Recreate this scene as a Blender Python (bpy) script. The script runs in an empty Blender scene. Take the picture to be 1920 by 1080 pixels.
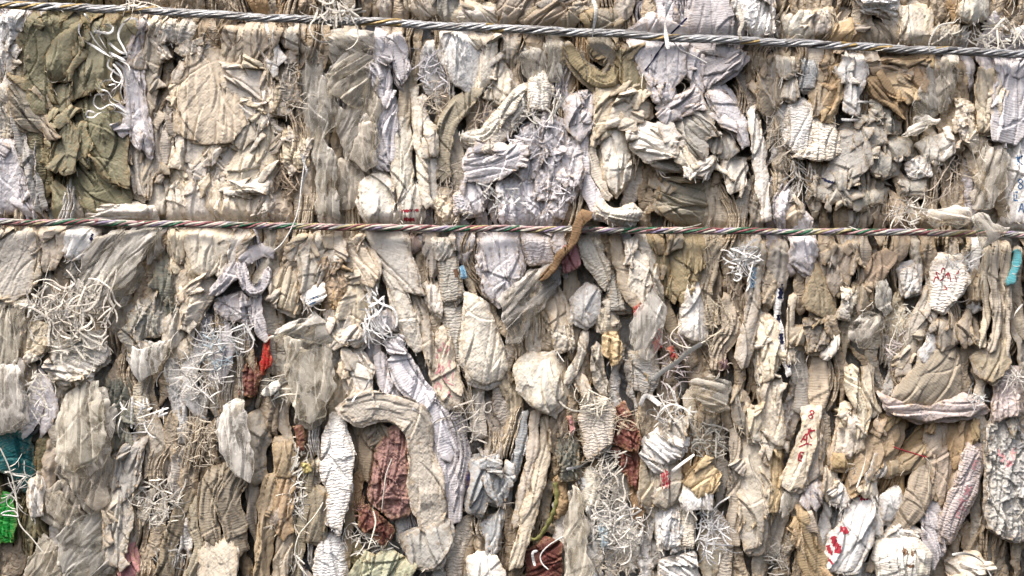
import bpy, math, random
import numpy as np
from mathutils import Vector
from mathutils.bvhtree import BVHTree

# ---------------------------------------------------------------- camera, sky, sun, exposure
S = 0.00075                 # metres per unit of the tracing grid (1920 x 1080 over the bale face)
scene = bpy.context.scene
COL = scene.collection
LENS = 50.0
DIST = 1920 * LENS / 36.0   # grid units from camera to bale face
cam_data = bpy.data.cameras.new('camera')
cam = bpy.data.objects.new('camera', cam_data)
COL.objects.link(cam)
cam.location = (0, -DIST * S, 0)
cam.rotation_euler = (math.radians(90), 0, 0)
cam_data.lens = LENS
cam_data.sensor_width = 36
cam_data.clip_start = 0.01
cam_data.clip_end = 500
scene.camera = cam

SUN_EL, SUN_AZ = 64, 222    # degrees; azimuth from +Y clockwise (sun high, in front of the bale, a little left)
world = bpy.data.worlds.new('World')
scene.world = world
world.use_nodes = True
wn = world.node_tree.nodes; wl = world.node_tree.links
bg = wn['Background']
sky = wn.new('ShaderNodeTexSky')
sky.sky_type = 'NISHITA'; sky.sun_disc = False
sky.sun_elevation = math.radians(SUN_EL); sky.sun_rotation = math.radians(SUN_AZ)
sky.air_density = 1.0; sky.dust_density = 7.0; sky.ozone_density = 0.3
wl.new(sky.outputs[0], bg.inputs[0])
bg.inputs[1].default_value = 0.12
sd = bpy.data.lights.new('sun', 'SUN')
sd.energy = 2.0; sd.angle = math.radians(22); sd.color = (1.0, 0.97, 0.93)
sun = bpy.data.objects.new('sun', sd); COL.objects.link(sun)
az = math.radians(SUN_AZ); el = math.radians(SUN_EL)
to_sun = Vector((math.sin(az) * math.cos(el), math.cos(az) * math.cos(el), math.sin(el)))
sun.rotation_euler = to_sun.to_track_quat('Z', 'Y').to_euler()
sun.location = to_sun * 8
vs = scene.view_settings
vs.view_transform = 'Standard'; vs.look = 'None'; vs.gamma = 1; vs.use_curve_mapping = False
vs.exposure = 0.9
scene.cycles.max_bounces = 6; scene.cycles.transparent_max_bounces = 10
scene.cycles.diffuse_bounces = 2

# ---------------------------------------------------------------- numpy noise
def _h(ix, iy, seed):
    n = (ix.astype(np.int64) * 374761393 + iy.astype(np.int64) * 668265263 + seed * 1442695041) & 0xffffffff
    n = ((n ^ (n >> 13)) * 1274126177) & 0xffffffff
    n = (n ^ (n >> 16)) & 0xffff
    return n / 65535.0
def perlin(x, y, seed=0):
    x0 = np.floor(x); y0 = np.floor(y); fx = x - x0; fy = y - y0
    sx = fx * fx * fx * (fx * (fx * 6 - 15) + 10); sy = fy * fy * fy * (fy * (fy * 6 - 15) + 10)
    def g(ix, iy, dx, dy):
        a = _h(ix, iy, seed) * 2 * math.pi
        return np.cos(a) * dx + np.sin(a) * dy
    a = g(x0, y0, fx, fy); b = g(x0 + 1, y0, fx - 1, fy)
    c = g(x0, y0 + 1, fx, fy - 1); d = g(x0 + 1, y0 + 1, fx - 1, fy - 1)
    return ((a + (b - a) * sx) + ((c + (d - c) * sx) - (a + (b - a) * sx)) * sy) * 1.4
def fbm(x, y, seed, o=3):
    r = 0; a = 1
    for k in range(o):
        r = r + a * perlin(x * 2 ** k, y * 2 ** k, seed + k * 17); a *= 0.5
    return r
def ridged(x, y, seed, o=3):
    r = 0; a = 1
    for k in range(o):
        r = r + a * (1 - 2 * np.abs(perlin(x * 1.9 ** k, y * 1.9 ** k, seed + k * 31))); a *= 0.5
    return r
def smooth(t):
    t = np.clip(t, 0, 1); return t * t * (3 - 2 * t)

# ---------------------------------------------------------------- the two ropes' courses (also pinch the folds)
UP = [(-160, 0), (0, 9), (270, 20), (480, 32), (700, 42), (960, 54), (1200, 67), (1440, 79), (1680, 91), (1920, 102), (2080, 109)]
LO = [(-160, 414), (0, 416), (270, 419), (480, 423), (700, 427), (960, 430), (1200, 432), (1440, 434), (1680, 436), (1920, 439), (2080, 441)]
def ycourse(c, x):
    return np.interp(x, [p[0] for p in c], [p[1] for p in c])
def pinch(x, y):
    return (np.exp(-((y - ycourse(UP, x)) / 17.0) ** 2) + np.exp(-((y - ycourse(LO, x)) / 15.0) ** 2))

# ---------------------------------------------------------------- materials
PAL = {
 'cream': (0.74, 0.675, 0.55), 'ivory': (0.79, 0.75, 0.655), 'white': (0.82, 0.81, 0.78), 'beige': (0.60, 0.54, 0.435),
 'taupe': (0.46, 0.41, 0.33), 'dark': (0.32, 0.28, 0.215), 'tan': (0.47, 0.375, 0.25), 'brown': (0.31, 0.225, 0.14),
 'lav': (0.72, 0.70, 0.725), 'lilac': (0.59, 0.565, 0.58), 'grey': (0.45, 0.435, 0.39), 'steel': (0.44, 0.46, 0.47), 'dgrey': (0.20, 0.205, 0.175),
 'olive': (0.225, 0.215, 0.14), 'olivel': (0.30, 0.285, 0.195), 'khaki': (0.32, 0.28, 0.19), 'maroon': (0.17, 0.06, 0.05), 'rose': (0.27, 0.155, 0.14),
 'red': (0.34, 0.012, 0.015), 'pink': (0.62, 0.30, 0.31), 'teal': (0.008, 0.10, 0.11), 'green': (0.01, 0.20, 0.03), 'cyan': (0.10, 0.42, 0.48),
 'navy': (0.012, 0.015, 0.06), 'ochre': (0.60, 0.47, 0.29), 'ygreen': (0.17, 0.17, 0.06), 'pgreen': (0.42, 0.43, 0.31), 'bark': (0.20, 0.125, 0.07),
 'blue': (0.05, 0.16, 0.36), 'lblue': (0.45, 0.56, 0.62), 'black': (0.02, 0.02, 0.02), 'crimson': (0.30, 0.025, 0.04), 'stain': (0.16, 0.09, 0.05),
 'pinkwhite': (0.66, 0.58, 0.56), 'silver': (0.55, 0.56, 0.56), 'lemon': (0.62, 0.54, 0.22), 'sky': (0.22, 0.46, 0.66), 'plum': (0.12, 0.07, 0.10),
}
WORD = {'cream': 'cream', 'ivory': 'ivory', 'white': 'white', 'beige': 'beige', 'taupe': 'taupe', 'dark': 'dark taupe', 'tan': 'tan', 'brown': 'brown',
 'lav': 'pale lavender', 'lilac': 'lilac grey', 'grey': 'grey', 'olive': 'olive', 'dgrey': 'dark grey', 'steel': 'steel grey'}
_mats = {}
def N(nt, t, **kw):
    n = nt.nodes.new(t)
    for k, v in kw.items(): setattr(n, k, v)
    return n
def math_n(nt, op, a, b=None, c=None):
    n = nt.nodes.new('ShaderNodeMath'); n.operation = op
    for i, v in enumerate((a, b, c)):
        if v is None: continue
        if hasattr(v, 'links'): nt.links.new(v, n.inputs[i])
        else: n.inputs[i].default_value = v
    return n.outputs[0]
def mixc(nt, fac, a, b, mode='MIX'):
    n = nt.nodes.new('ShaderNodeMix'); n.data_type = 'RGBA'; n.blend_type = mode
    for sock, v in ((n.inputs[0], fac), (n.inputs[6], a), (n.inputs[7], b)):
        if hasattr(v, 'links'): nt.links.new(v, sock)
        else: sock.default_value = v if not isinstance(v, tuple) else (*v[:3], 1)
    return n.outputs[2]
def ramp(nt, src, lo, hi):
    n = nt.nodes.new('ShaderNodeMapRange'); n.interpolation_type = 'SMOOTHSTEP'
    nt.links.new(src, n.inputs[0]); n.inputs[1].default_value = lo; n.inputs[2].default_value = hi
    return n.outputs[0]
def noise_n(nt, vec, scale, detail=3, rough=0.55, dist=0.0):
    n = nt.nodes.new('ShaderNodeTexNoise'); nt.links.new(vec, n.inputs['Vector'])
    n.inputs['Scale'].default_value = scale; n.inputs['Detail'].default_value = detail
    n.inputs['Roughness'].default_value = rough; n.inputs['Distortion'].default_value = dist
    return n.outputs[0]

def material(colour, style='w'):
    """procedural sack cloth / film. UV map 'cloth' is in units of 100 grid units."""
    key = (colour, style)
    if key in _mats: return _mats[key]
    m = bpy.data.materials.new('%s_%s' % (colour, {'w': 'woven', 'c': 'crinkled', 's': 'cloth', 'x': 'crumpled', 'f': 'film', 'b': 'mixed', 'd': 'ink', 't': 'tape'}[style]))
    m.use_nodes = True; nt = m.node_tree; L = nt.links
    bsdf = nt.nodes['Principled BSDF']; out = nt.nodes['Material Output']
    uv = N(nt, 'ShaderNodeUVMap', uv_map='cloth').outputs[0]
    info = N(nt, 'ShaderNodeObjectInfo')
    off = N(nt, 'ShaderNodeVectorMath', operation='ADD'); L.new(uv, off.inputs[0])
    sc_ = N(nt, 'ShaderNodeVectorMath', operation='SCALE'); sc_.inputs[0].default_value = (37.0, 91.0, 0)
    L.new(info.outputs['Random'], sc_.inputs['Scale']); L.new(sc_.outputs[0], off.inputs[1])
    vec = off.outputs[0]
    if style == 'b':
        at = N(nt, 'ShaderNodeAttribute', attribute_name='dye'); base = at.outputs[0]
    else:
        base = PAL[colour]
        if style == 'f': base = tuple(0.42 * q + 0.58 * w_ for q, w_ in zip(base, (0.92, 0.86, 0.74)))
    stiff = style in 'wcxb'
    # tone drift over the cloth
    n1 = noise_n(nt, vec, 3.2, 3); n2 = noise_n(nt, vec, 13, 4, 0.65, 0.6); n3 = noise_n(nt, vec, 60, 3, 0.7)
    rnd = math_n(nt, 'MULTIPLY_ADD', info.outputs['Random'], 0.34, 0.82)
    v = math_n(nt, 'MULTIPLY', math_n(nt, 'MULTIPLY_ADD', n1, 0.20, 0.90), rnd)
    hs = N(nt, 'ShaderNodeHueSaturation')
    if hasattr(base, 'links'): L.new(base, hs.inputs['Color'])
    else: hs.inputs['Color'].default_value = (*base, 1)
    L.new(v, hs.inputs['Value'])
    r2 = math_n(nt, 'FRACT', math_n(nt, 'MULTIPLY', info.outputs['Random'], 17.3)); r3 = math_n(nt, 'FRACT', math_n(nt, 'MULTIPLY', info.outputs['Random'], 53.9))
    if colour in ('cream', 'ivory', 'white', 'beige', 'taupe', 'tan', 'dark', 'grey', 'khaki'):
        L.new(math_n(nt, 'MULTIPLY_ADD', r2, 0.7, 0.58), hs.inputs['Saturation']); L.new(math_n(nt, 'MULTIPLY_ADD', r3, 0.020, 0.484), hs.inputs['Hue'])
    col = hs.outputs[0]
    if style in 'wcxbs':
        dark = (0.20, 0.125, 0.06)
        amt = {'s': 0.35, 'w': 0.5, 'c': 0.4, 'x': 0.6, 'b': 0.6}[style]
        f = math_n(nt, 'MULTIPLY', ramp(nt, n2, 0.54, 0.74), amt)          # brown seep stains
        col = mixc(nt, f, col, (0.34, 0.25, 0.145))
        f = math_n(nt, 'MULTIPLY', ramp(nt, n3, 0.64, 0.76), 0.5)         # specks of dirt
        col = mixc(nt, f, col, dark)
        n4 = noise_n(nt, vec, 7.5, 2, 0.5, 1.5)
        f = math_n(nt, 'MULTIPLY', ramp(nt, n4, 0.60, 0.78), amt)          # rusty patches
        col = mixc(nt, f, col, (0.36, 0.21, 0.09))
        at = N(nt, 'ShaderNodeAttribute', attribute_name='hem')            # tide marks along old hems
        f = math_n(nt, 'MULTIPLY', math_n(nt, 'MULTIPLY', at.outputs['Fac'], ramp(nt, n2, 0.34, 0.62)), 0.75 if stiff else 0.4)
        col = mixc(nt, f, col, (0.36, 0.24, 0.115))
    # relief of the fabric
    sep = N(nt, 'ShaderNodeSeparateXYZ'); 
    wob = N(nt, 'ShaderNodeTexNoise'); L.new(vec, wob.inputs['Vector']); wob.inputs['Scale'].default_value = 9; wob.inputs['Detail'].default_value = 2
    wmix = N(nt, 'ShaderNodeVectorMath', operation='MULTIPLY_ADD')
    L.new(wob.outputs['Color'], wmix.inputs[0]); wmix.inputs[1].default_value = (0.10, 0.10, 0); L.new(vec, wmix.inputs[2])
    L.new(wmix.outputs[0], sep.inputs[0])
    bumps = []
    def bump(h, strength, dist):
        b = N(nt, 'ShaderNodeBump'); b.inputs['Strength'].default_value = strength; b.inputs['Distance'].default_value = dist * S
        L.new(h, b.inputs['Height'])
        if bumps: L.new(bumps[-1], b.inputs['Normal'])
        bumps.append(b.outputs[0])
    st = N(nt, 'ShaderNodeMapping'); L.new(vec, st.inputs[0]); st.inputs['Scale'].default_value = (1.0, 0.40, 1)
    if style in 'wcxbs':      # soft creases running with the fold
        ra = noise_n(nt, st.outputs[0], 6.0, 0.6, 0.4, 0.3)
        bump(math_n(nt, 'ABSOLUTE', math_n(nt, 'SUBTRACT', ra, 0.5)), 0.5, -4.0)
    if style in 'xb':
        rb_ = noise_n(nt, vec, 8.0, 0.8, 0.5, 0.5)
        bump(math_n(nt, 'ABSOLUTE', math_n(nt, 'SUBTRACT', rb_, 0.5)), 0.7, 9)
    if style in 'wb':         # quilted dimples and the tape weave
        vo = N(nt, 'ShaderNodeTexVoronoi', feature='SMOOTH_F1'); L.new(wmix.outputs[0], vo.inputs['Vector']); vo.inputs['Scale'].default_value = 12
        vo.inputs['Smoothness'].default_value = 0.6
        bump(vo.outputs['Distance'], 0.6, -2.0)
        s1 = math_n(nt, 'SINE', math_n(nt, 'MULTIPLY', sep.outputs[0], 2 * math.pi * 100 / 7.0))
        s2 = math_n(nt, 'SINE', math_n(nt, 'MULTIPLY', sep.outputs[1], 2 * math.pi * 100 / 7.0))
        bump(math_n(nt, 'MULTIPLY', s1, s2), 0.6, 0.24)
    if style == 'c':
        wt = N(nt, 'ShaderNodeTexWave', wave_type='BANDS', bands_direction='Y', wave_profile='SIN'); L.new(vec, wt.inputs['Vector'])
        wt.inputs['Scale'].default_value = 5.2; wt.inputs['Distortion'].default_value = 9; wt.inputs['Detail'].default_value = 2.5; wt.inputs['Detail Scale'].default_value = 1.6
        bump(wt.outputs['Fac'], 0.7, 1.0)
        s1 = math_n(nt, 'SINE', math_n(nt, 'MULTIPLY', sep.outputs[0], 2 * math.pi * 100 / 8.0)); bump(s1, 0.5, 0.2)
    if style == 's':
        s1 = math_n(nt, 'SINE', math_n(nt, 'MULTIPLY', sep.outputs[1], 2 * math.pi * 100 / 5.0)); bump(s1, 0.5, 0.3)
    if style != 'f': bump(n3, 0.4, 0.5)
    rough = 0.62; spec = 0.30
    if style == 's': rough, spec = 0.75, 0.2
    if colour in ('steel', 'silver'): rough, spec = 0.38, 0.5
    if colour in ('teal', 'green', 'maroon', 'cyan'): rough = 0.5
    if style == 'f':
        f1 = noise_n(nt, st.outputs[0], 5, 1.5, 0.5, 0.8)
        fa_ = math_n(nt, 'ABSOLUTE', math_n(nt, 'SUBTRACT', f1, 0.5)); bump(f1, 0.5, 5)
        f3 = noise_n(nt, vec, 6.5, 1.0, 0.5, 1.4); ln_ = math_n(nt, 'SUBTRACT', 1.0, ramp(nt, math_n(nt, 'ABSOLUTE', math_n(nt, 'SUBTRACT', f3, 0.5)), 0.0, 0.022))
        ln2 = math_n(nt, 'SUBTRACT', 1.0, ramp(nt, fa_, 0.0, 0.02)); ln_ = math_n(nt, 'MAXIMUM', ln_, ln2)
        col = mixc(nt, math_n(nt, 'MULTIPLY', ln_, 0.18), col, (0.86, 0.84, 0.80))      # creases in film go white
        f = math_n(nt, 'MULTIPLY', ramp(nt, n2, 0.62, 0.74), 0.35)
        col = mixc(nt, f, col, (0.35, 0.22, 0.10))
        rough, spec = 0.28, 0.5
    if style == 'd':
        rough = 0.7
    bsdf.inputs['Roughness'].default_value = rough
    bsdf.inputs['Specular IOR Level'].default_value = spec
    if hasattr(col, 'links'): L.new(col, bsdf.inputs['Base Color'])
    L.new(bumps[-1], bsdf.inputs['Normal'])
    last = bsdf.outputs[0]
    if style == 'f':
        tr = N(nt, 'ShaderNodeBsdfTranslucent'); L.new(col, tr.inputs[0]); L.new(bumps[-1], tr.inputs[1])
        m1 = N(nt, 'ShaderNodeMixShader'); m1.inputs[0].default_value = 0.12; L.new(last, m1.inputs[1]); L.new(tr.outputs[0], m1.inputs[2])
        tp = N(nt, 'ShaderNodeBsdfTransparent'); tp.inputs[0].default_value = (0.95, 0.93, 0.88, 1)
        lw = N(nt, 'ShaderNodeLayerWeight'); lw.inputs[0].default_value = 0.45
        fac = math_n(nt, 'ADD', math_n(nt, 'MULTIPLY', lw.outputs['Facing'], 0.9), math_n(nt, 'MULTIPLY_ADD', ramp(nt, f1, 0.36, 0.64), 0.40, 0.03)); fac = math_n(nt, 'ADD', fac, math_n(nt, 'MULTIPLY', ln_, 0.22))
        m2 = N(nt, 'ShaderNodeMixShader'); L.new(math_n(nt, 'MINIMUM', fac, 1.0), m2.inputs[0])
        L.new(tp.outputs[0], m2.inputs[1]); L.new(m1.outputs[0], m2.inputs[2]); last = m2.outputs[0]
    L.new(last, out.inputs[0])
    _mats[key] = m
    return m

# ---------------------------------------------------------------- geometry helpers
def at(px, py, d=0.0):
    """grid point -> metres at height d in front of the bale face"""
    k = (DIST - d) / DIST
    return Vector(((px - 960) * k * S, -d * S, (540 - py) * k * S))
def link_mesh(name, V, F, mat, parent=None, uv=None, attrs=None, origin=None):
    me = bpy.data.meshes.new(name)
    V = np.asarray(V, dtype=np.float64)
    o = np.array(origin if origin is not None else (0, 0, 0), dtype=np.float64)
    V = V - o
    F = np.asarray(F, dtype=np.int64)
    if F.shape[0]:
        if F.shape[1] == 4:      # drop repeated corners
            n = len(F)
        me.vertices.add(len(V)); me.vertices.foreach_set('co', V.astype(np.float32).ravel())
        me.loops.add(F.size); me.loops.foreach_set('vertex_index', F.astype(np.int32).ravel())
        me.polygons.add(len(F)); me.polygons.foreach_set('loop_start', (np.arange(len(F)) * F.shape[1]).astype(np.int32))
        me.polygons.foreach_set('loop_total', np.full(len(F), F.shape[1], dtype=np.int32))
        me.update(calc_edges=True)
        if uv is not None:
            l = me.uv_layers.new(name='cloth'); l.data.foreach_set('uv', np.asarray(uv, dtype=np.float32)[F.ravel()].ravel())
        for k, a in (attrs or {}).items():
            a = np.asarray(a, dtype=np.float32)
            if a.ndim == 1:
                t = me.attributes.new(k, 'FLOAT', 'POINT'); t.data.foreach_set('value', a)
            else:
                t = me.attributes.new(k, 'FLOAT_COLOR', 'POINT')
                t.data.foreach_set('color', np.concatenate([a, np.ones((len(a), 1), np.float32)], 1).ravel())
        me.polygons.foreach_set('use_smooth', np.ones(len(F), dtype=bool))
        me.validate(); me.update()
    me.materials.append(mat)
    ob = bpy.data.objects.new(name, me); COL.objects.link(ob)
    if parent is not None:
        ob.parent = parent
        ob.location = Vector(o) - parent['_o'] if '_o' in parent else Vector(o)
    else:
        ob.location = Vector(o)
    return ob
ORIG = {}
def child_of(ob, parent):
    """parent ob (built in world metres with origin at its own location) keeping its place"""
    ob.parent = parent
    ob.location = Vector(ob.location) - ORIG[parent.name]

def catmull(P, closed, step):
    P = np.asarray(P, float); n = len(P); out = []
    rng_ = range(n if closed else n - 1)
    for i in rng_:
        if closed: p0, p1, p2, p3 = P[i - 1], P[i], P[(i + 1) % n], P[(i + 2) % n]
        else: p0, p1, p2, p3 = P[max(i - 1, 0)], P[i], P[i + 1], P[min(i + 2, n - 1)]
        k = max(2, int(np.linalg.norm((p2 - p1)[:2]) / step))
        for j in range(k):
            t = j / k
            out.append(0.5 * ((2 * p1) + (-p0 + p2) * t + (2 * p0 - 5 * p1 + 4 * p2 - p3) * t * t + (-p0 + 3 * p1 - 3 * p2 + p3) * t ** 3))
    if not closed: out.append(P[-1])
    return np.array(out)
def soften(P, closed_pts, k=0.12, step=4):
    """outline: mostly straight edges with rounded corners"""
    P = np.asarray(P, float); n = len(P); out = []
    for i in range(n):
        a, b, c = P[i - 1], P[i], P[(i + 1) % n]
        r = k
        p = b + (a - b) * r; q = b + (c - b) * r
        for t in (0.0, 0.25, 0.5, 0.75, 1.0):
            out.append((1 - t) ** 2 * p + 2 * t * (1 - t) * b + t * t * q)
    Q = np.array(out); res = []
    for i in range(len(Q)):
        a, b = Q[i], Q[(i + 1) % len(Q)]; m = max(1, int(np.linalg.norm(b - a) / step))
        for j in range(m): res.append(a + (b - a) * j / m)
    return np.array(res)
def strip_outline(sp):
    C = catmull(sp, False, 7); d = np.gradient(C[:, :2], axis=0); d /= np.maximum(np.linalg.norm(d, axis=1), 1e-6)[:, None]
    nrm = np.stack([-d[:, 1], d[:, 0]], 1); w = np.maximum(C[:, 2], 3) / 2
    Lp = C[:, :2] + nrm * w[:, None]; Rp = C[:, :2] - nrm * w[:, None]
    def cap(c, dd, nn, ww, sgn):
        r = []
        for t in np.linspace(0, math.pi, 6)[1:-1]:
            r.append(c + nn * ww * math.cos(t) * sgn + dd * ww * (0.35 + (0.5 if abs(t - 1.2) < 0.4 else 0)) * math.sin(t))
        return r
    end = cap(C[-1, :2], d[-1], nrm[-1], w[-1], 1); beg = cap(C[0, :2], -d[0], nrm[0], w[0], -1)
    return np.array(list(Lp) + end + list(Rp[::-1]) + beg), C
def sdf(X, Y, P):
    """signed distance (inside positive), nearest boundary point, inward normal"""
    A = P; B = np.roll(P, -1, 0); e = B - A; L2 = np.maximum((e ** 2).sum(1), 1e-9)
    best = np.full(X.shape, 1e18); NX = np.zeros_like(X); NY = np.zeros_like(X); inside = np.zeros(X.shape, bool)
    for i in range(len(A)):
        wx = X - A[i, 0]; wy = Y - A[i, 1]
        t = np.clip((wx * e[i, 0] + wy * e[i, 1]) / L2[i], 0, 1)
        qx = A[i, 0] + t * e[i, 0]; qy = A[i, 1] + t * e[i, 1]
        dd = (X - qx) ** 2 + (Y - qy) ** 2
        m = dd < best; best = np.where(m, dd, best); NX = np.where(m, qx, NX); NY = np.where(m, qy, NY)
        if A[i, 1] != B[i, 1]:
            c = ((A[i, 1] > Y) != (B[i, 1] > Y)) & (X < (B[i, 0] - A[i, 0]) * (Y - A[i, 1]) / (B[i, 1] - A[i, 1]) + A[i, 0])
            inside ^= c
    D = np.sqrt(best)
    return np.where(inside, D, -D), NX, NY

STYLE = {  #   edge rounding, puff, pleat amp, pleat period, facet slope, wrinkle lines, layered cells
    'w': dict(rim=0.9, puff=4.0, pa=5.4, pp=19, fa=0.52, cr=1.0, ce=1.6),
    'c': dict(rim=0.9, puff=4, pa=3.5, pp=28, fa=0.20, cr=2.0, ce=1.5),
    's': dict(rim=1.0, puff=2.5, pa=8.0, pp=13, fa=0.34, cr=1.0, ce=2.0),
    'x': dict(rim=0.8, puff=3.5, pa=5.0, pp=20, fa=0.45, cr=3.6, ce=8.0),
    'f': dict(rim=1.2, puff=7, pa=7.5, pp=18, fa=0.30, cr=1.2, ce=0.0),
}
def cells(u, w, seed):
    """jittered Voronoi cells: id hash pair, local offset, distance to the border"""
    iu = np.floor(u); iw = np.floor(w); b1 = np.full(u.shape, 1e9); b2 = b1.copy(); A = np.zeros_like(u); B = np.zeros_like(u); DU = np.zeros_like(u); DW = np.zeros_like(u)
    for i in (-1, 0, 1):
        for j in (-1, 0, 1):
            cu = iu + i; cw = iw + j; pu = cu + 0.1 + 0.8 * _h(cu, cw, seed); pw = cw + 0.1 + 0.8 * _h(cu, cw, seed + 1)
            du = u - pu; dw = w - pw; d = du * du + dw * dw; m = d < b1
            b2 = np.where(m, b1, np.minimum(b2, d)); b1 = np.where(m, d, b1)
            A = np.where(m, _h(cu, cw, seed + 2), A); B = np.where(m, _h(cu, cw, seed + 3), B); DU = np.where(m, du, DU); DW = np.where(m, dw, DW)
    return A, B, DU, DW, np.sqrt(b2) - np.sqrt(b1)
def lines(x, y, seed, sharp=0.10):
    """thin pinched wrinkle lines with flat cloth between them"""
    n = perlin(x, y, seed); m = perlin(x * 0.45 + 9, y * 0.45, seed + 3)
    return np.exp(-np.abs(n) / sharp) * smooth(0.5 + 1.6 * m)
def relief(X, Y, dist, U, W, o, rng, halfw):
    """height in front of the bale of every point of one fold"""
    seed = int(rng.integers(1, 9999))
    r = min(o['rim'], halfw * 0.6)
    e = np.clip(dist / r, 0, 1)
    h = -0.9 * r * (1 - np.sqrt(np.maximum(1 - (1 - e) ** 2, 0)))
    h = h + o['puff'] * (1 - np.exp(-np.maximum(dist, 0) / (0.7 * halfw + 1)))
    size = smooth((halfw - 5) / 18.0) * 0.6 + 0.4
    pp = o['pp']
    conv = o.get('conv', rng.uniform(-0.9, 0.9)); span = max(np.ptp(W), 1); tw = (W - W.min()) / span     # pleats gather towards one end
    wu = (U - U.mean()) * (1 + conv * (tw - 0.5)) + 0.45 * pp * perlin(W / (pp * 5), U / (pp * 3.4), seed) + rng.normal(0, 12) * (tw - 0.5) ** 2
    if o['pa'] > 0:
        p = wu / pp + 100.37 + rng.random()
        p = p + 0.45 * perlin(p * 0.8, W / (pp * 14), seed + 9)
        k = np.floor(p); f = p - k
        f = np.where(_h(k, np.zeros_like(k), seed + 6) < 0.72, f, 1 - f) if rng.random() < 0.5 else np.where(_h(k, np.zeros_like(k), seed + 6) < 0.28, f, 1 - f)
        amp = 0.1 + 1.25 * _h(k, np.zeros_like(k), seed) ** 1.6
        prof = f - smooth((f - 0.88) / 0.12) - (0.6 + 2.2 / max(o['pa'], 1)) * np.exp(-((np.minimum(f, 1 - f)) * pp / 1.7) ** 2) * (_h(k, np.zeros_like(k), seed + 8) > 0.2)
        fade = smooth(0.55 + 1.7 * perlin(W / (pp * 3.6) + k * 7.1, k * 0.37, seed + 3))
        if o.get('full'): amp = 0.35 + 0.8 * amp; fade = 1.0
        h = h + o['pa'] * amp * prof * fade
    if o['fa'] > 0:      # sheets lying one over the other: a sharp lip, then a slow fall
        cx, cy = X.mean(), Y.mean(); ex = np.ptp(X) * 0.5; ey = np.ptp(Y) * 0.5
        n = int(np.clip(len(X) * 3.0 / (1500 if o['style'] in 'wcf' else 900) + 1.5, 2, 10)); tot = 0
        for i in range(n):
            along = rng.random() < 0.8
            a = o['ang'] + (rng.normal(0, 0.22) if along else rng.choice([-1, 1]) * rng.uniform(0.5, 1.25))
            qx = cx + rng.uniform(-0.85, 0.85) * ex; qy = cy + rng.uniform(-0.85, 0.85) * ey
            s1 = (X - qx) * math.cos(a) + (Y - qy) * math.sin(a)
            q = ((X - qx) * math.sin(a) - (Y - qy) * math.cos(a)) * rng.choice([-1, 1])
            q = q + rng.normal(0, 0.0045) * s1 * s1 + 1.2 * perlin(s1 / 22.0, s1 * 0 + i, seed + i)
            ext = smooth(1.3 - np.abs(s1) / rng.uniform(18, 90))       # the lip dies out along its length
            amp = rng.uniform(2.5, 8.0) * (1 if along else 0.6) * min(1.0, halfw / 14) * o['fa'] * 2.2
            fall = rng.uniform(9, 34)
            lip = smooth((q + 0.4) / 1.6) * np.exp(-np.maximum(q, 0) / fall) * amp - (4.5 if along else 2.0) * (0.25 if o['style'] == 'f' else 1) * np.exp(-((q + 1.7) / 1.4) ** 2) * min(1, amp / 3)
            tot = tot + lip * ext
        h = h + tot - tot.mean()
    if o['ce'] > 0:      # layers of the flattened sack ending one above the other
        A, B, DU, DW, br = cells(wu / 26.0 + 3.3, W / 62.0 + 0.3 * perlin(U / 30, W / 60, seed + 50), seed + 51)
        h = h + o['ce'] * ((A - 0.5) * 1.2 + (B - 0.5) * 2.2 * DU + (A - 0.3) * 1.1 * DW) * size
    if o['cr'] > 0:
        c1 = lines(U / 19 + 0.4 * perlin(W / 50, U / 50, seed), W / 85, seed + 40, 0.08) - lines(U / 24, W / 80, seed + 41, 0.08)
        c2 = lines(U / 44 + W / 52, W / 40 - U / 60, seed + 42, 0.06) - lines(U / 40 - W / 48, W / 44, seed + 43, 0.06)
        if o['style'] == 'x':
            c2 = c2 + 0.8 * lines(U / 12, W / 13, seed + 44, .14) - 0.8 * lines(U / 10 + W / 20, W / 12, seed + 45, .14)
        h = h + o['cr'] * (0.75 * c1 + 0.55 * c2) * smooth(dist / 6.0 + 0.3)
        h = h + 0.8 * perlin(U / 30, W / 50, seed + 46)
    h = h + o['tx'] * (X - X.mean()) / 60.0 + o['ty'] * (Y - Y.mean()) / 60.0
    h = h - o['tuck'] * np.exp(-(Y - Y.min()) / 6.0) - o['tuckb'] * np.exp(-(Y.max() - Y) / 6.0)
    return np.maximum(h, -26)

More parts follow.
